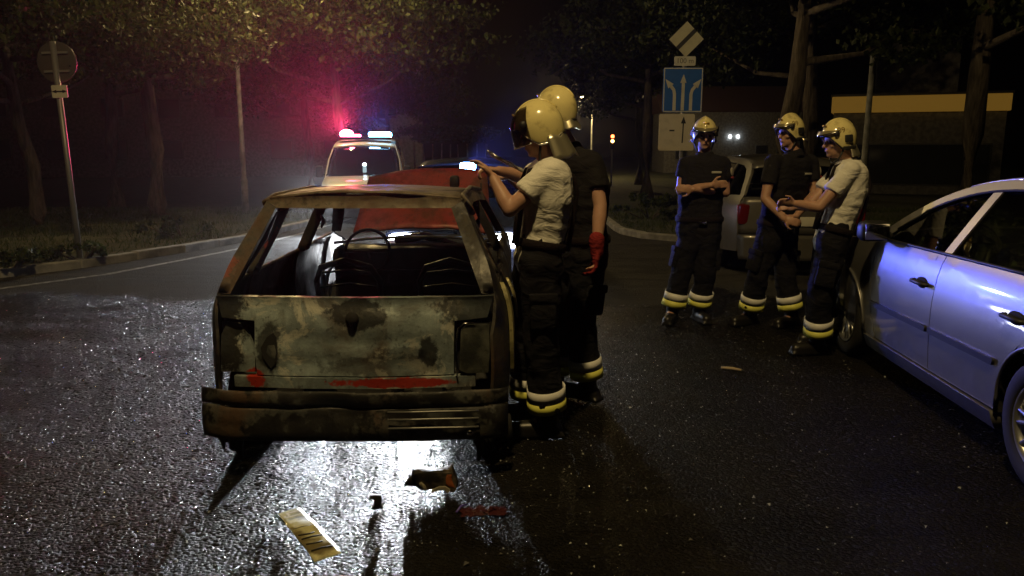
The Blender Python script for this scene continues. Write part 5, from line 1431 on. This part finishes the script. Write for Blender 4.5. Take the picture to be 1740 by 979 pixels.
def braces(mt):
    def fn(root, J, base, lat, hip, shirt, tr):
        up = (J['neck'] - J['pelvis']).normalized(); fw = lat.cross(up).normalized() * -1
        for s in (1, -1):
            for sg in (1, -1):
                bm = bmesh.new()
                pts = [J['pelvis'].lerp(J['waist'], .4) + hip * s * .085 + fw * sg * .135, J['waist'].lerp(J['chest'], .4) + lat * s * .095 + fw * sg * .138, J['chest'].lerp(J['neck'], .25) + lat * s * .105 + fw * sg * .140, J['chest'].lerp(J['neck'], .72) + lat * s * .095 + fw * sg * .112, J['neck'] + lat * s * .10 + fw * sg * .02 - up * .022]
                tube(bm, [p - base for p in pts], .013, 6); obj('brace_strap', bm, mt, tr)
    return fn
def patches(arm='L', tagside=1):
    def fn(root, J, base, lat, hip, shirt, tr):
        up = (J['neck'] - J['pelvis']).normalized(); fw = lat.cross(up).normalized()
        s = 1 if arm == 'L' else -1
        d = (J['el' + arm] - J['sh' + arm]).normalized(); out = lat * s + fw * .7; out = (out - d * out.dot(d)).normalized(); sd = d.cross(out)
        M = Matrix((sd, -d, out)).transposed().to_4x4()
        for t, w, h, mt in ((.30, .034, .040, mat('patch_cream', (.42, .38, .30), .7)), (.50, .034, .014, mat('patch_red', (.30, .05, .03), .7))):
            c = J['sh' + arm].lerp(J['el' + arm], t) + out * .074 - base
            bm = bmesh.new(); ellipsoid(bm, (0, 0, 0), (w, h, .008), None, 16, 8); bm.transform(Matrix.Translation(c) @ M); obj('sleeve_patch', bm, mt, shirt)
        c = J['chest'].lerp(J['neck'], .35) + lat * .085 * tagside + fw * .128 - base
        M2 = Matrix((lat, up, fw)).transposed().to_4x4()
        bm = bmesh.new(); bevel_box(bm, (0, 0, 0), (.085, .018, .012), .003); bm.transform(Matrix.Translation(c) @ M2); obj('name_strip', bm, mat('strip_grey', (.45, .44, .40), .6), shirt)
    return fn
def buckle(root, J, base, lat, hip, shirt, tr):
    up = (J['neck'] - J['pelvis']).normalized(); fw = lat.cross(up).normalized()
    bm = bmesh.new(); bevel_box(bm, J['pelvis'].lerp(J['waist'], .35) + fw * .136 - base, (.07, .02, .03), .005); obj('belt_buckle', bm, M_CHROME, tr)

A = lambda px, py, y: at(px, py, y=y)
def feet(px, py, yy=None, z=0.0):
    p = at(px, py, z=z); return p

# 1: white shirt, leaning on the burnt car's roof
anL = Vector((.20, 4.16, .10)); anR = Vector((.10, 4.42, .10))
p1 = person('firefighter in white T-shirt, arms on the burnt car roof, helmet visor down', dict(
    head=A(917, 226, 4.16), neck=A(934, 276, 4.18), chest=A(930, 335, 4.18), waist=A(922, 395, 4.19), pelvis=A(914, 437, 4.20),
    shL=A(934, 296, 4.03), shR=A(922, 292, 4.36), elL=A(866, 356, 3.99), elR=A(896, 302, 4.52), wrL=A(838, 302, 4.06), wrR=A(848, 290, 4.40),
    hiL=A(919, 445, 4.09), hiR=A(910, 440, 4.30), knL=A(918, 570, 4.10), knR=A(893, 560, 4.36), anL=anL, anR=anR,
    toeL=anL + Vector((-.17, .0, -.09)), toeR=anR + Vector((-.16, .04, -.09))),
    Vector((-.90, .12, -.28)), 'tee', .60, Vector((-.12, 0, 1)), dict(L=((-.45, .25, .55), (.7, 0, .6), .5, 1), R=((-.8, -.15, .1), (0, 0, 1), 1.1, -1)),
    dict(visor='down', plate=False, tail=1.25, chrome=True, nod=.0), (braces(M_STRAP),))
# 2: dark shirt, seen from behind, red glove
anR = Vector((.48, 4.80, .10)); anL = Vector((.28, 4.98, .10))
p2 = person('dark-shirted firefighter standing behind the white-shirted one, red glove hanging down', dict(
    head=A(944, 196, 4.78), neck=A(966, 250, 4.80), chest=A(982, 320, 4.80), waist=A(984, 385, 4.80), pelvis=A(984, 430, 4.80),
    shR=A(1006, 280, 4.68), shL=A(940, 276, 4.95), elR=A(1020, 350, 4.60), elL=A(905, 330, 5.02), wrR=A(1014, 422, 4.53), wrL=A(866, 300, 4.98),
    hiR=A(1000, 440, 4.76), hiL=A(968, 438, 4.88), knR=A(986, 545, 4.76), knL=A(960, 545, 4.92), anL=anL, anR=anR,
    toeR=anR + Vector((-.13, .10, -.09)), toeL=anL + Vector((-.13, .10, -.09))),
    Vector((-.88, .48, -.05)), 'dark', .60, Vector((-.03, 0, 1)), dict(L=((-.8, -.1, -.1), (0, 0, 1), .7, -1), R=((-.05, -.1, -1), (.9, 0, 0), .8, 1)),
    dict(visor='up', plate=False, tail=.5), ())
# 3: arms crossed, facing the camera
y = 7.05
anL = Vector((feet(1187, 546).x, 7.10, .10)); anR = Vector((feet(1140, 546).x, 7.06, .10))
p3 = person('firefighter facing the camera with arms crossed beside the road sign', dict(
    head=A(1197, 231, y), neck=A(1197, 262, y + .03), chest=A(1194, 310, y), waist=A(1190, 355, y), pelvis=A(1187, 390, y),
    shR=A(1164, 279, y), shL=A(1229, 279, y), elR=A(1156, 324, y - .02), elL=A(1233, 328, y - .02), wrR=A(1208, 315, y - .20), wrL=A(1178, 322, y - .17),
    hiR=A(1173, 400, y), hiL=A(1203, 400, y), knR=A(1157, 465, y - .02), knL=A(1198, 466, y - .02), anL=anL, anR=anR,
    toeR=anR + Vector((-.07, -.16, -.09)), toeL=anL + Vector((.03, -.17, -.09))),
    Vector((-.10, -1, -.12)), 'dark', .50, Vector((0, 0, 1)), dict(L=((-.9, -.1, .1), (0, -1, .1), .5, 1), R=((.9, .15, .1), (0, 1, .1), .6, -1)),
    dict(visor='up', tail=.3, nod=-.05), (patches('L', 1), buckle))
# 4: dark shirt, turned to the left
y = 6.9
anR = Vector((feet(1270, 550).x, 6.95, .10)); anL = Vector((feet(1337, 550).x, 6.88, .10))
p4 = person('dark-shirted firefighter between the other two, turned to the left', dict(
    head=A(1342, 227, y), neck=A(1348, 258, y), chest=A(1338, 312, y), waist=A(1327, 362, y), pelvis=A(1320, 398, y),
    shR=A(1313, 276, y - .12), shL=A(1376, 276, y + .12), elR=A(1300, 338, y - .20), elL=A(1384, 330, y + .05), wrR=A(1332, 372, y - .30), wrL=A(1352, 368, y - .25),
    hiR=A(1306, 408, y - .05), hiL=A(1333, 408, y + .05), knR=A(1288, 468, y - .04), knL=A(1334, 468, y), anL=anL, anR=anR,
    toeR=anR + Vector((-.15, -.08, -.09)), toeL=anL + Vector((-.15, -.09, -.09))),
    Vector((-.92, -.40, -.08)), 'dark', .62, Vector((0, 0, 1)), dict(L=((-.9, -.2, .0), (0, 0, -1), .6, 1), R=((.7, -.3, -.2), (0, -1, .1), .6, -1)),
    dict(visor='up', tail=.3, number='09'), (patches('L', 1), buckle))
# 5: white shirt in profile
y = 5.92
anL = Vector((feet(1380, 598).x, 5.92, .10)); anR = Vector((feet(1402, 588).x, 6.2, .10))
p5 = person('white-shirted firefighter in profile, hands together, next to the silver car', dict(
    head=A(1424, 241, y), neck=A(1444, 272, y), chest=A(1440, 322, y), waist=A(1424, 372, y), pelvis=A(1412, 410, y),
    shL=A(1444, 290, y - .18), shR=A(1430, 288, y + .18), elL=A(1392, 352, y - .20), elR=A(1376, 348, y + .16), wrL=A(1352, 346, y - .08), wrR=A(1350, 352, y + .08),
    hiL=A(1414, 418, y - .09), hiR=A(1408, 416, y + .10), knL=A(1394, 492, y - .08), knR=A(1398, 486, y + .14), anL=anL, anR=anR,
    toeL=anL + Vector((-.17, -.03, -.09)), toeR=anR + Vector((-.17, .02, -.09))),
    Vector((-1, -.12, -.10)), 'tee', .60, Vector((-.03, 0, 1)), dict(L=((-.8, .25, .1), (0, .8, .5), .8, 1), R=((-.8, -.25, .1), (0, -.8, .5), .8, -1)),
    dict(visor='up', tail=.8, number='09'), (braces(M_STRAP),))
# red glove on the hanging hand of the second firefighter
w_ = A(1014, 422, 4.53); bm = bmesh.new(); hand(bm, w_, Vector((-.05, -.1, -1)), Vector((.9, 0, 0)), .8, 1, 1.28); capsule(bm, w_ + Vector((0, 0, .05)), .046, w_ - Vector((0, 0, .03)), .040, 12)
voxel_mesh('glove', bm, .008, 2, (.004, 14, 1), M_GLOVE, p2, p2.location.copy())
# pry bar held over the roof
p = A(838, 264, 4.30); q = A(892, 292, 4.42)
r = empty('pry_bar', p, 0, 'shiny steel pry bar held above the burnt car roof', 'tool')
bm = bmesh.new(); tube(bm, [(0, 0, 0), tuple((q - p) * .5), tuple(q - p)], [.010, .011, .011], 8); obj('shaft', bm, M_CHROME, r)
bm = bmesh.new(); v_ = (p - q).normalized(); tube(bm, [(0, 0, 0), tuple(v_ * .04 + Vector((0, 0, .008)))], [.012, .006], 8); obj('claw', bm, M_CHROME, r)

# ------------------------------------------------------------------ thin haze volume, added for the glow around the beacons
USE_HAZE = True
if USE_HAZE:
    bm = bmesh.new(); add_box(bm, (5, 78, 8), (170, 190, 22)); h = obj('haze', bm, None, None, smooth=False)
    m = bpy.data.materials.new('haze'); m.use_nodes = True; t = m.node_tree; t.nodes.remove(t.nodes['Principled BSDF'])
    v = t.nodes.new('ShaderNodeVolumePrincipled'); v.inputs['Density'].default_value = .0007; v.inputs['Color'].default_value = (.9, .9, .9, 1); v.inputs['Anisotropy'].default_value = .84
    t.links.new(v.outputs[0], t.nodes['Material Output'].inputs['Volume']); h.data.materials.append(m); h['kind'] = 'stuff'
    h['label'] = 'thin haze added over the street for the glow around the beacons'; h['category'] = 'haze'
